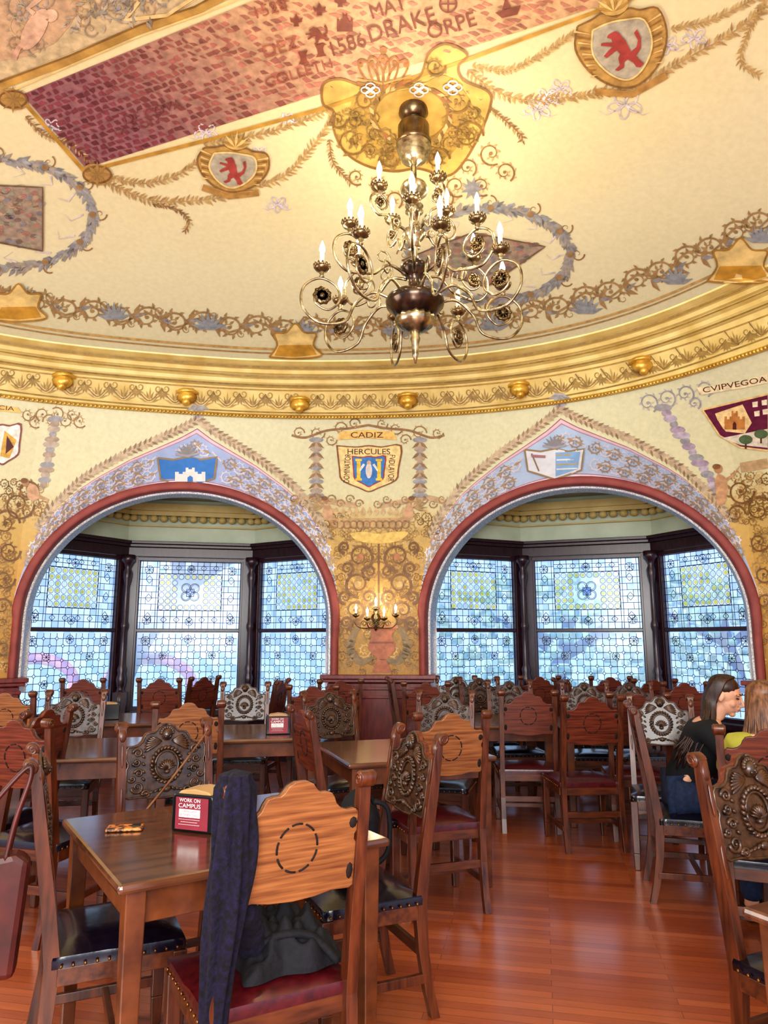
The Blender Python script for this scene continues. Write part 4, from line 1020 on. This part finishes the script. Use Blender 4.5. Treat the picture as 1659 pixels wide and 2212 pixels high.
    for sd in(-1,1):
        for (x,z,r,d0) in ((.135,.895,.024,1),(.135,.735,.03,-1),(.095,.7,.02,1),(.14,.85,.018,-1),(.13,.8,.02,1),(.16,.775,.016,-1)):
            c.tube([(sd*(x+r*(1-f_*.8)*math.cos(d0*f_*9)),Y+.003,z+r*(1-f_*.8)*math.sin(d0*f_*9)) for f_ in [k/16 for k in range(17)]],[.0075*(1-.5*k/16) for k in range(17)],6)
            c.ell((sd*x,Y+.005,z),(.006,.008,.006),6,4)
        for k in range(5): c.ell((sd*(.03+.02*k),Y+.004,.715-.004*k),(.016,.008,.006),6,4,M=Matrix.Rotation(sd*(.8-.3*k),3,'Y'))
        for k in range(4): c.ell((sd*.108,Y+.003,.77+.035*k),(.012,.007,.007),6,4,M=Matrix.Rotation(-sd*.8,3,'Y'))
    c.ell((0,Y+.004,.715),(.022,.010,.016),8,5)
    c.prism([(x*.985,.845+(z-.845)*.985) for x,z in out],lambda x,z:(x,-.193,z),lambda x,z:(x,-.1885,z))
    c.map(bb); c.build('carved_relief',M['carve'],bo)
    return root
proto=make_chair(); used=[False]
def chair(x,y,face,label,dark=False,mah=False,group='carved dining chairs'):
    rz=math.radians(face-90)
    if not used[0]: o=proto; used[0]=True; o.location=(x,y,0); o.rotation_euler=(0,0,rz)
    else: o=dup(proto,(x,y,0),rz)
    tag(o,label,'chair',group)
    for c in o.children:
        nm=c.name.split('.')[0]; new=None
        if nm=='seat': new=M['leather_shaded' if dark else 'leather']
        if nm=='backrest': new=M['boardr' if mah else 'board']
        if new: c.material_slots[0].link='OBJECT'; c.material_slots[0].material=new
    return o
def chb(u,Y,face,label,dark=True,mah=True,group='carved dining chairs'):
    a=math.radians(face); x=pl(u,Y,1.0); return chair(x+.29*math.cos(a),Y+.29*math.sin(a),face,label,dark,mah,group)
CH1=chair(-.385,2.43,119,'nearest chair with plain golden wood back and dark garment over its post')
CH2=chair(-.96,2.78,25,'chair seen edge-on at far left with a red tote beside it',True,True)
CH3=chair(-.90,3.36,-58,'carved chair facing the camera behind the nearest table with the napkin holder',True,True)
CH4=chair(-.13,3.18,204,'dark carved chair at right of the nearest table with a backpack hung on it',True,True)
chair(.28,4.36,108,'golden backed chair with oxblood seat beside the open floor right of centre')
CH10=chair(1.81,4.46,-14,'chair occupied by the long-haired person in the black t-shirt',True,True)
CH11=chair(1.86,3.64,66,'reddish chair seen from behind, occupied by the light-haired person',True,True)
chair(1.40,2.40,-65,'large carved chair with shell relief at the lower right edge by a table corner',True,True)
chb(1140,5.75,86,'left of the two red-seated chairs seen from behind beyond the open floor',False,True)
chb(1278,5.25,94,'right of the two red-seated chairs seen from behind beyond the open floor',False,True)
chb(1378,5.5,80,'chair just right of the two red-seated chairs, partly behind the occupied chair',False,True)
chb(655,4.28,22,'mahogany chair seen obliquely at the left side of the table behind the nearest one')
chb(712,5.65,-62,'carved chair on the far side of the second table, left of the pier base')
chb(962,5.65,-105,'dark carved chair peeking over the golden backed chair right of centre')
chb(100,4.3,168,'dark chair seen obliquely left of the left middle table, turned to the left',True,True)
chb(165,5.75,-80,'carved round-wreath chair at the far side of the left middle table')
chb(408,4.75,100,'golden backed chair rising behind the carved chair of the nearest table',True,False)
chb(530,6.8,-85,'carved chair facing the camera in front of the left bay, left of the pier')
chb(606,7.3,172,'edge-on chair below the right window of the left bay')
chb(12,5.6,95,'orange-brown chair back cut by the left edge of the view',True,False)
chb(35,3.75,74,'chair back near the left edge, in front of the left middle table')
chb(180,7.5,92,'mahogany chair back below the left window of the left bay')
chb(345,7.5,90,'mahogany chair back below the centre window of the left bay')
chb(440,7.9,150,'turned chair below the column between centre and right windows of left bay')
chb(676,6.4,88,'mahogany chair back just left of the pier base')
chb(735,7.3,100,'turned chair in front of the left side of the pier base')
chb(845,7.6,5,'edge-on chair in front of the middle of the pier base')
chb(920,6.9,85,'mahogany chair back at the right side of the pier base')
chb(985,8.0,-92,'small carved chair below the left window of the right bay')
chb(1035,7.75,-80,'carved chair below the column between left and centre windows of right bay')
chb(1100,7.15,-88,'carved chair behind the left red-seated chair, below the right bay column')
chb(1165,8.0,90,'plain chair back below the left part of the right bay centre window')
chb(1215,7.4,5,'edge-on chair behind the gap between the two red-seated chairs')
chb(1262,6.95,-95,'carved chair directly behind the right red-seated chair, near the window')
chb(1318,7.9,88,'plain chair back below the right part of the right bay centre window')
chb(1358,6.95,-92,'carved chair between the right red-seated chair and the bay window')
chb(1425,5.3,-108,'carved chair just left of the shoulder of the person in black')
chb(1412,7.4,90,'plain chair back below the right column of the right bay')
chb(1478,6.9,90,'chair back below the right window of the right bay, behind the seated person in black')
def make_table():
    r=empty('dining_table'); t=MB(); t.box((0,0,.735),(.94,.94,.03)); t.build('tabletop',M['tabletop'],r,.012)
    a=MB()
    for sd in(-1,1): a.box((0,sd*.41,.67),(.8,.022,.1)); a.box((sd*.41,0,.67),(.022,.8,.1))
    a.build('apron',M['tablewood'],r,.003)
    for x in(-1,1):
        for y in(-1,1):
            l=MB(); l.taper((x*.41,y*.41,0),(.045,.045),(x*.41,y*.41,.72),(.062,.062)); l.build('leg',M['tablewood'],r,.004)
    return r
tp=None
def table(x,y,rot,label):
    global tp
    if tp is None: tp=make_table(); o=tp; o.location=(x,y,0); o.rotation_euler=(0,0,math.radians(rot))
    else: o=dup(tp,(x,y,0),math.radians(rot))
    tag(o,label,'table','square wooden dining tables'); return o
table(-.625,2.87,33,'nearest square wooden table with a napkin holder and patterned phone')
table(.10,4.86,18,'square wooden table behind the golden backed chair, second from the camera')
table(-1.85,4.94,12,'square table in the left middle ground between dark chairs')
table(-1.0,5.77,10,'square table carrying the napkin holder with a red card')
table(-2.35,6.7,5,'small far table before the left bay with a black napkin holder')
table(.95,6.58,0,'far table beyond the left of the two red-seated chairs')
table(1.93,6.34,-5,'far table beyond the right of the two red-seated chairs')
table(2.50,4.34,-14,'table at which the two people sit')
table(1.58,1.86,27,'table whose corner enters at the lower right edge')
table(-2.84,4.6,5,'table cut by the left edge of the view')
def holder(x,y,z,rot,label,card=True):
    r=tag(empty('napkin_holder',(x,y,z),math.radians(rot)),label,'napkin holder','napkin holders')
    b=MB(); pr_=[(-.09,0),(.09,0),(.09,.118),(.082,.132),(-.082,.132),(-.09,.118)]
    b.prism(pr_,lambda a,c:(a,-.065,c),lambda a,c:(a,.065,c)); b.build('body',M['black'],r,.006)
    t=MB(); t.prism([(-.075,.128),(.075,.128),(.06,.142),(0,.15),(-.06,.142)],lambda a,c:(a,-.055,c),lambda a,c:(a,.055,c)); t.build('napkins',M['cream'],r,.004)
    if card:
        k=MB(); k.box((0,-.068,.066),(.14,.003,.112)); ko=k.build('advert_card',M['card'],r)
        m_=MB(); m_.box((-.008,-.0705,.067),(.09,.002,.028)); m_.build('white_label',M['white'],ko)
        for tx,zz,wd,sz,mt in (('WORK ON',.113,.09,.013,'white'),('CAMPUS',.094,.095,.015,'white'),('EARN CASH',.074,.062,.008,'card'),('BETWEEN CLASS!',.062,.082,.008,'card'),('....................',.046,.09,.005,'white'),('................',.037,.07,.005,'white'),('...................',.028,.09,.005,'white')):
            vs,fs,w,h=text_tris(tx); m_=MB()
            if h>0 and w>0:
                sx=wd/w; sy=sz/.7 if '.' not in tx else .02
                m_.add([(a*sx-.008,-.0722,zz+b_*sy) for a,b_ in vs],fs); m_.build('lettering',M[mt],ko)
    return r
holder(-.685,2.86,.7505,-20,'black napkin holder with red campus job card on the nearest table')
holder(-.80,5.62,.7505,10,'napkin holder with a red card on a table left of the pier')
holder(-2.45,6.6,.7505,20,'small black napkin holder on the far table before the left bay',False)
ph=tag(empty('phone',(-.965,2.84,.7515),math.radians(10)),'smartphone in a brown and orange patterned case on the nearest table','phone')
b=MB(); b.box((0,0,.006),(.13,.07,.011)); b.build('case',M['case'],ph,.004)
b=MB(); b.box((.04,.0,.0135),(.03,.035,.004)); b.build('camera_bump',M['black'],ph,.002)

# ------------------------------------------------------------ soft goods
def cpos(o,x,y,z):
    a=o.rotation_euler.z; return Vector((o.location.x+x*math.cos(a)-y*math.sin(a),o.location.y+x*math.sin(a)+y*math.cos(a),z))
g=MB(); rows=[]; NK=96
for j in range(60):
    f=j/59; z=1.085-.97*f
    post_y=-.205-.17*max(0,z-.46)-.06*max(0,.4-z)/.4
    rx=.046+.010*math.sin(f*5.5+.5)+(-.010 if f<.03 else 0)-.004*f; ry=.042+.014*math.sin(f*6)
    row=[]
    for k in range(NK):
        a=2*PI*k/NK; fold=1+.17*math.cos(6*a+3.2*math.sin(f*4))*(.4+.6*min(1,f*3))+.08*math.cos(11*a-f*9)+.08*math.sin(3*a+f*13)
        p=cpos(CH1,-.196+rx*fold*math.cos(a)+.008*math.sin(f*6),post_y+ry*fold*math.sin(a),z+(.05*math.sin(2*a+1)+.02*math.sin(5*a))*f**3)
        row.append(p)
    row.append(row[0]); rows.append(row)
tc_=cpos(CH1,-.198,-.31,1.10)
g.grid(rows); g.add([tc_]+rows[0][:NK],[(0,k+1,(k+1)%NK+1) for k in range(NK)],True)
jk=tag(empty('draped_jacket',(0,0,0)),'near-black purple knit garment draped over the nearest chair\'s left post','jacket')
g.build('jacket_body',M['jacket'],jk)
sv=MB()
pp=smooth([tuple(cpos(CH1,-.14,-.235,.70)),tuple(cpos(CH1,-.10,-.16,.66)),tuple(cpos(CH1,-.06,-.08,.56)),tuple(cpos(CH1,-.02,-.04,.51)),tuple(cpos(CH1,.05,-.05,.505))],7)
sv.tube(pp,[.030+.012*math.sin(PI*i/len(pp))+.005*math.sin(i*1.9) for i in range(len(pp))],16)
sv.build('sleeve',M['jacket'],jk)
bg=tag(empty('cloth_bag',cpos(CH1,.06,-.03,.478),CH1.rotation_euler.z),'black crumpled cloth bag lying on the seat of the nearest chair','bag')
b=MB(); rows=[]; nu,nv=60,44
for j in range(nv+1):
    row=[]
    for i in range(nu+1):
        x=-1+2*i/nu; y=-1+2*j/nv; e_=max(0,1-x*x)*max(0,1-y*y)
        hgt=.12*e_**.45*(1+.20*math.sin(5*x+6*y)+.16*math.sin(11*y-7*x+1)+.12*math.sin(17*x+5*y)+.06*math.sin(29*y+9*x))
        row.append((x*.155*(1+.06*math.sin(5*y)),y*.13*(1+.08*math.sin(6*x)),max(0,hgt)))
    rows.append(row)
b.grid(rows); b.add([(-.14,-.12,.0),(.14,-.12,.0),(.14,.12,0),(-.14,.12,0)],[(3,2,1,0)]); b.build('bag_body',M['bag'],bg)
b=MB(); b.tube(smooth([(-.10,-.06,.07),(-.03,-.09,.10),(.06,-.10,.08),(.13,-.13,.01)],6),.012,8); b.build('strap',M['bag'],bg)
bp=tag(empty('backpack',cpos(CH4,.12,-.12,.48),CH4.rotation_euler.z),'black backpack resting on the chair right of the nearest table','backpack')
b=MB(); b.ell((0,.05,.15),(.13,.09,.155),24,18,dis=lambda q:1+.07*math.sin(7*q.z+3*q.x)+.04*math.sin(13*q.x)); b.build('bag_body',M['bag'],bp)
b=MB(); b.ell((0,.13,.1),(.09,.035,.08),14,8); b.build('front_pocket',M['bag'],bp)
b=MB()
for sd in(-1,1): b.tube(spl([(sd*.07,0,.28),(sd*.08,-.06,.24),(sd*.08,-.06,.08),(sd*.07,0,.02)],5),.011,6)
b.build('strap',M['bag'],bp)
tt=tag(empty('tote_bag',(-1.25,2.36,.44),math.radians(20)),'red-brown leather tote hanging at the far left chair','tote bag')
b=MB(); b.prism([(-.15,0),(.13,0),(.15,.33),(.11,.36),(0,.345),(-.13,.36),(-.17,.33)],lambda a,c:(a,-.045,c),lambda a,c:(a,.045,c)); b.build('tote_body',M['tote'],tt,.02)
for sd in(-1,1):
    b=MB(); b.tube(spl([(-.06,sd*.035,.34),(-.0,sd*.025,.46),(.11,sd*.01,.60),(.13,sd*.01,.58),(.10,sd*.025,.46),(.08,sd*.035,.34)],6),.008,6); b.build('handle',M['tote'],tt)
st=MB(); p0=cpos(CH3,-.16,-.2,1.0);p1=cpos(CH3,.0,-.12,.84);p2=cpos(CH3,.17,-.05,.68)
pts=spl([tuple(p0),tuple(p1),tuple(p2)],8); rows=[[Vector(p)+Vector((.014,.0,.02)),Vector(p)-Vector((.014,.0,.02))] for p in pts]; st.grid(rows)
so=st.build('leather_strap',M['strap']); sm_=so.modifiers.new('s','SOLIDIFY'); sm_.thickness=.008
tag(so,'flat brown strap hanging diagonally across the carved chair behind the nearest table','strap')

# ------------------------------------------------------------ people
def skinmesh(joints,edges,sub=2):
    me=bpy.data.meshes.new('sk'); names=list(joints); ix={n:i for i,n in enumerate(names)}
    me.from_pydata([joints[n][0] for n in names],[(ix[a],ix[b]) for a,b in edges],[])
    o=bpy.data.objects.new('sk',me); C.objects.link(o)
    sk=o.modifiers.new('s','SKIN'); 
    if not me.skin_vertices: 
        bpy.context.view_layer.objects.active=o; bpy.ops.mesh.customdata_skin_add()
    for i,n in enumerate(names):
        r=joints[n][1]; me.skin_vertices[0].data[i].radius=(r,r)
        me.skin_vertices[0].data[i].use_root=(i==0)
    sb=o.modifiers.new('u','SUBSURF'); sb.levels=sub
    bpy.context.view_layer.update()
    m2=bpy.data.meshes.new_from_object(o.evaluated_get(bpy.context.evaluated_depsgraph_get()))
    vs=[tuple(v.co) for v in m2.vertices]; fs=[tuple(p.vertices) for p in m2.polygons]
    bpy.data.objects.remove(o); bpy.data.meshes.remove(m2); return vs,fs
def person(loc,face,label,hairm,topm,lean,headturn,down,longh,long_sleeve=False,vest=None,fwd=0,arc=.04):
    root=tag(empty('person',loc,math.radians(face-90)),label,'person')
    pel=Vector((0,-.09,.56)); ch_=Vector((lean*.4,.03+fwd*.5,.82)); nk=Vector((lean*.8,.09+fwd*.9,.985)); hd=Vector((lean,.15+fwd,1.12))
    J={'pel':(pel,.115),'sp':(pel.lerp(ch_,.5),.105),'ch':(ch_,.118),'ub':(ch_.lerp(nk,.6),.09),'nk':(nk,.05),'hb':(hd+Vector((0,-.02,-.04)),.05)}
    E=[('pel','sp'),('sp','ch'),('ch','ub'),('ub','nk'),('nk','hb')]
    hands=[]
    for sd,t in((-1,'l'),(1,'r')):
        sh=ch_+Vector((sd*.155,.02,.1)); el=Vector((sd*.21+lean*.5,.16+fwd*.6,.775)); wr=Vector((sd*.12,.38+fwd*.5,.795)); 
        J['sh'+t]=(sh,.055);J['ua'+t]=(sh.lerp(el,.5),.045);J['el'+t]=(el,.038);J['fa'+t]=(el.lerp(wr,.5),.034);J['wr'+t]=(wr,.025)
        hn=wr+Vector((-sd*.03,.06,-.005)); J['hn'+t]=(hn,.03)
        E+=[('ub','sh'+t),('sh'+t,'ua'+t),('ua'+t,'el'+t),('el'+t,'fa'+t),('fa'+t,'wr'+t),('wr'+t,'hn'+t)]
        hands.append((sd,hn))
        hp=Vector((sd*.09,-.06,.55));kn=Vector((sd*.12,.34,.53));an=Vector((sd*.13,.3,.1));to=Vector((sd*.14,.43,.04))
        J['hp'+t]=(hp,.09);J['th'+t]=(hp.lerp(kn,.5),.075);J['kn'+t]=(kn,.058);J['cf'+t]=(kn.lerp(an,.4),.052);J['an'+t]=(an,.038);J['to'+t]=(to,.032)
        E+=[('pel','hp'+t),('hp'+t,'th'+t),('th'+t,'kn'+t),('kn'+t,'cf'+t),('cf'+t,'an'+t),('an'+t,'to'+t)]
    body=MB(); vs,fs=skinmesh(J,E); body.add(vs,fs,True)
    for sd,hn in hands:
        for q in range(4):
            d0=Vector((sd*(.026-.0175*q),.03,0)); L_=(.065,.075,.07,.055)[q]
            b0=hn+d0; body.tube([b0,b0+Vector((-sd*.008,L_*.5,.006)),b0+Vector((-sd*.012,L_*.85,-.008)),b0+Vector((-sd*.014,L_,-.02))],[.0095,.009,.008,.006],8)
        b0=hn+Vector((-sd*.02,-.01,.0)); body.tube([b0,b0+Vector((-sd*.03,.025,.0)),b0+Vector((-sd*.035,.055,-.005))],[.012,.011,.008],8)
    HM=Matrix.Rotation(headturn,3,'Z')@Matrix.Rotation(-down,3,'X')
    T=lambda p: hd+HM@Vector(p)
    body.ell(T((0,-.01,.02)),(.070,.088,.082),20,14,M=HM); body.ell(T((0,.022,-.035)),(.052,.066,.072),16,12,M=HM); body.ell(T((0,.060,-.092)),(.022,.020,.018),10,8,M=HM)
    body.tube([T((0,.080,.025)),T((0,.092,.0)),T((0,.112,-.027)),T((0,.092,-.036))],[.007,.009,.012,.009],8)
    body.ell(T((0,.083,-.054)),(.02,.014,.006),8,6,M=HM); body.ell(T((0,.080,-.068)),(.017,.013,.006),8,6,M=HM)
    for sd in(-1,1):
        body.ell(T((sd*.071,-.005,-.005)),(.01,.018,.03),8,8,M=HM); body.ell(T((sd*.034,.056,-.03)),(.022,.02,.022),8,8,M=HM); body.ell(T((sd*.03,.073,.030)),(.024,.012,.007),8,6,M=HM)
    bo=body.build('body',M['skin'],root); rm=bo.modifiers.new('r','REMESH'); rm.mode='VOXEL'; rm.voxel_size=.0045; rm.use_smooth_shade=True
    sm_=bo.modifiers.new('sm','SMOOTH'); sm_.iterations=2; sm_.factor=.5
    l=MB(); l.ell(T((0,.092,-.058)),(.020,.007,.007),10,6,M=HM); l.build('lips',M['lips'],root)
    for sd in(-1,1):
        e_=MB(); e_.ell(T((sd*.031,.076,.008)),(.013,.009,.005),10,6,M=HM); e_.build('eye',M['eye'],root)
        e_=MB(); e_.tube([T((sd*.015,.086,.03)),T((sd*.032,.083,.036)),T((sd*.05,.068,.03))],[.003,.0035,.002],6); e_.build('eyebrow',M[hairm],root)
    S={k:(J[k][0],J[k][1]*1.12+.008) for k in('pel','sp','ch','ub')}; S['nk2']=(nk+Vector((0,0,-.035)),.065); SE=[('pel','sp'),('sp','ch'),('ch','ub'),('ub','nk2')]
    for t in 'lr':
        S['sh'+t]=(J['sh'+t][0],.07); S['ua'+t]=(J['ua'+t][0],.063); SE+=[('ub','sh'+t),('sh'+t,'ua'+t)]
        if long_sleeve: S['el'+t]=(J['el'+t][0],.052);S['wr'+t]=(J['fa'+t][0].lerp(J['wr'+t][0],.7),.038); SE+=[('ua'+t,'el'+t),('el'+t,'wr'+t)]
    vs,fs=skinmesh(S,SE); m_=MB(); m_.add(vs,fs,True); m_.build('shirt',M[topm],root)
    if vest:
        V={'pel':(pel,.15),'sp':(J['sp'][0],.145),'ch':(ch_+Vector((0,-.01,-.06)),.14)}; vs,fs=skinmesh(V,[('pel','sp'),('sp','ch')]); m_=MB(); m_.add(vs,fs,True); m_.build('jacket_round_waist',M[vest],root)
    S={'pel':(pel+Vector((0,0,-.01)),.122)}; SE=[]
    for t in 'lr':
        for k,r in(('hp',.10),('th',.087),('kn',.07),('cf',.065),('an',.055)): S[k+t]=(J[k+t][0],r)
        SE+=[('pel','hp'+t),('hp'+t,'th'+t),('th'+t,'kn'+t),('kn'+t,'cf'+t),('cf'+t,'an'+t)]
    vs,fs=skinmesh(S,SE); m_=MB(); m_.add(vs,fs,True); m_.build('jeans',M['jeans'],root)
    for sd in(-1,1):
        m_=MB(); m_.ell((sd*.135,.37,.045),(.045,.12,.045),14,8); m_.build('shoe',M['black'],root)
    h_=MB(); h_.ell(T((0,-.022,.048)),(.077,.088,.072),20,14,M=HM); h_.ell(T((0,-.06,-.03)),(.072,.050,.10),16,10,M=HM)
    rn=random.Random(3)
    for k in range(230):
        a=PI*(-arc+(1+2*arc)*(k%115)/114)+PI
        x0=.080*math.cos(a); y0=-.022+.080*math.sin(a)
        r0=T((math.copysign(.006,x0)+rn.uniform(-.006,.006),.025+y0*.4,.116)); r1=T((x0*.82,y0*.85+.008,.092)); r1b=T((x0*1.02,y0*1.0,.025)); r1c=T((x0*1.05,y0-.012,-.05))
        zend=hd.z-longh*(rn.uniform(.72,1)); dx=rn.uniform(-.015,.015)
        wv=HM@Vector((x0,0,0)); back=math.sin(a)<-.2
        r2=Vector((hd.x+wv.x*1.2+dx,min(r1c.y,hd.y-.02)-(.03 if back else .015),hd.z-.14))
        r3=Vector((hd.x+wv.x*1.5+dx*2,r2.y-(.05 if back else .03)-fwd*.4+rn.uniform(-.02,.02),hd.z-.23)); r4=Vector((hd.x+wv.x*1.45+dx*3,r3.y-.04-fwd*.5+rn.uniform(-.02,.02),zend))
        pts=spl([tuple(r0),tuple(r1),tuple(r1b),tuple(r1c),tuple(r2),tuple(r3),tuple(r4)],3); n=len(pts); h_.tube(pts,[.0072*(1-.6*i/n)+.001 for i in range(n)],5)
    h_.build('hair',M[hairm],root)
    return root
person((1.83,4.455,0),-14,'seated person with long brown hair and black t-shirt facing right','hair','tee',.0,-.4,.3,.42,True,None,.06)
person((1.91,3.70,0),66,'seated person with light brown long hair seen from behind at the right edge','hairb','yellow',.0,-.1,.25,.44,True,'jacket',0,.12)

# ------------------------------------------------------------ exterior
mb=MB(); mb.add([(-60,9.7,-.6),(60,9.7,-.6),(60,90,-.6),(-60,90,-.6)],[(0,1,2,3)]); g=struct(mb.build('ground',M['lawn']))
def tree(x,y,h,lean,label,fr,low,nf):
    r=tag(empty('tree',(x,y,-.6)),label,'tree','trees outside the windows')
    t=MB(); t.tube(spl([(0,0,0),(lean*.3,0,h*.25),(lean*.9,0,h*.5),(lean*1.2,0,h*.8)],6),[.35-.012*i for i in range(19)],10)
    for k in range(5): a=k*1.3; t.tube(spl([(lean*.7,0,h*.42),(lean+math.cos(a)*1.2,math.sin(a),h*.6),(lean+math.cos(a)*2.4,math.sin(a)*1.5,h*.75)],4),[.16-.01*i for i in range(9)],7)
    t.build('trunk',M['bark'],r)
    f=MB(); rn=random.Random(int(x*10))
    for k in range(nf):
        a=rn.uniform(0,2*PI); q=rn.random()**.5*fr; z=h*rn.uniform(low,1.05)
        f.ell((lean+q*math.cos(a),q*math.sin(a)*.8,z),(rn.uniform(.1,.28),)*2+(rn.uniform(.08,.22),),6,4,dis=lambda p:1+.3*math.sin(9*p.x+7*p.z))
    f.build('foliage',M['leaf'],r)
tree(-6.5,17,7.5,2.4,'leaning tree seen through the left bay centre window',3.4,.62,110)
tree(5.0,22,3.6,.5,'leafy tree seen through the right bay windows',4.4,.1,200)
tree(14,29,4.2,-.4,'leafy tree seen through the rightmost window',4.2,.15,170)
for i,(x,y) in enumerate(((-8.4,17.6),(-5.6,17.6))):
    m_=MB(); m_.tube([(x-1.0,y,-.6)]+[(x-1.0*math.cos(PI*k/14),y,.4+.6*math.sin(PI*k/14)) for k in range(15)]+[(x+1.0,y,-.6)],.14,8)
    tag(m_.build('garden_arch',M['pinkp']),('left','right')[i]+' of the two pink arches outside the left bay','arch','pink garden arches')

# ------------------------------------------------------------ light, world, camera
w=bpy.data.worlds.new('w'); SC.world=w; w.use_nodes=True; bgd=w.node_tree.nodes['Background']
bgd.inputs[0].default_value=(*hx('d0e2ff'),1); bgd.inputs[1].default_value=1.3
def area(loc,tgt,size,e,col,sy=None):  # unseen fill lamps, added to brighten the hall and its ceiling
    ld=bpy.data.lights.new('fill_light','AREA'); ld.shape='RECTANGLE'; ld.size=size; ld.size_y=sy or size; ld.energy=e; ld.color=col
    o=bpy.data.objects.new('fill_light',ld); C.objects.link(o); o.location=loc; o.rotation_euler=(Vector(tgt)-Vector(loc)).to_track_quat('-Z','Y').to_euler()
area((0,-2.6,3.0),(0,5,1.6),5,225,(1,.99,.96),2.5)
area((-.5,-1.5,1.9),(0,4.5,5.2),3,160,(1,.99,.94),2)
area((-4.6,3,2.2),(0,5,2),2,75,(1,.98,.94))
sun=bpy.data.lights.new('sun','SUN'); sun.energy=3.0; sun.angle=.1; so=bpy.data.objects.new('sun',sun); C.objects.link(so); so.rotation_euler=(math.radians(50),0,math.radians(-10))
cam=bpy.data.cameras.new('camera'); co=bpy.data.objects.new('camera',cam); C.objects.link(co); co.location=(0,0,HC); co.rotation_euler=(PI/2+P,0,0)
cam.sensor_width=36; cam.sensor_fit='AUTO'; cam.lens=F/2212*36; cam.clip_start=.05; SC.camera=co
SC.view_settings.view_transform='Standard'; SC.view_settings.exposure=.1
try: SC.view_settings.look='Medium High Contrast'
except Exception: SC.view_settings.look='None'
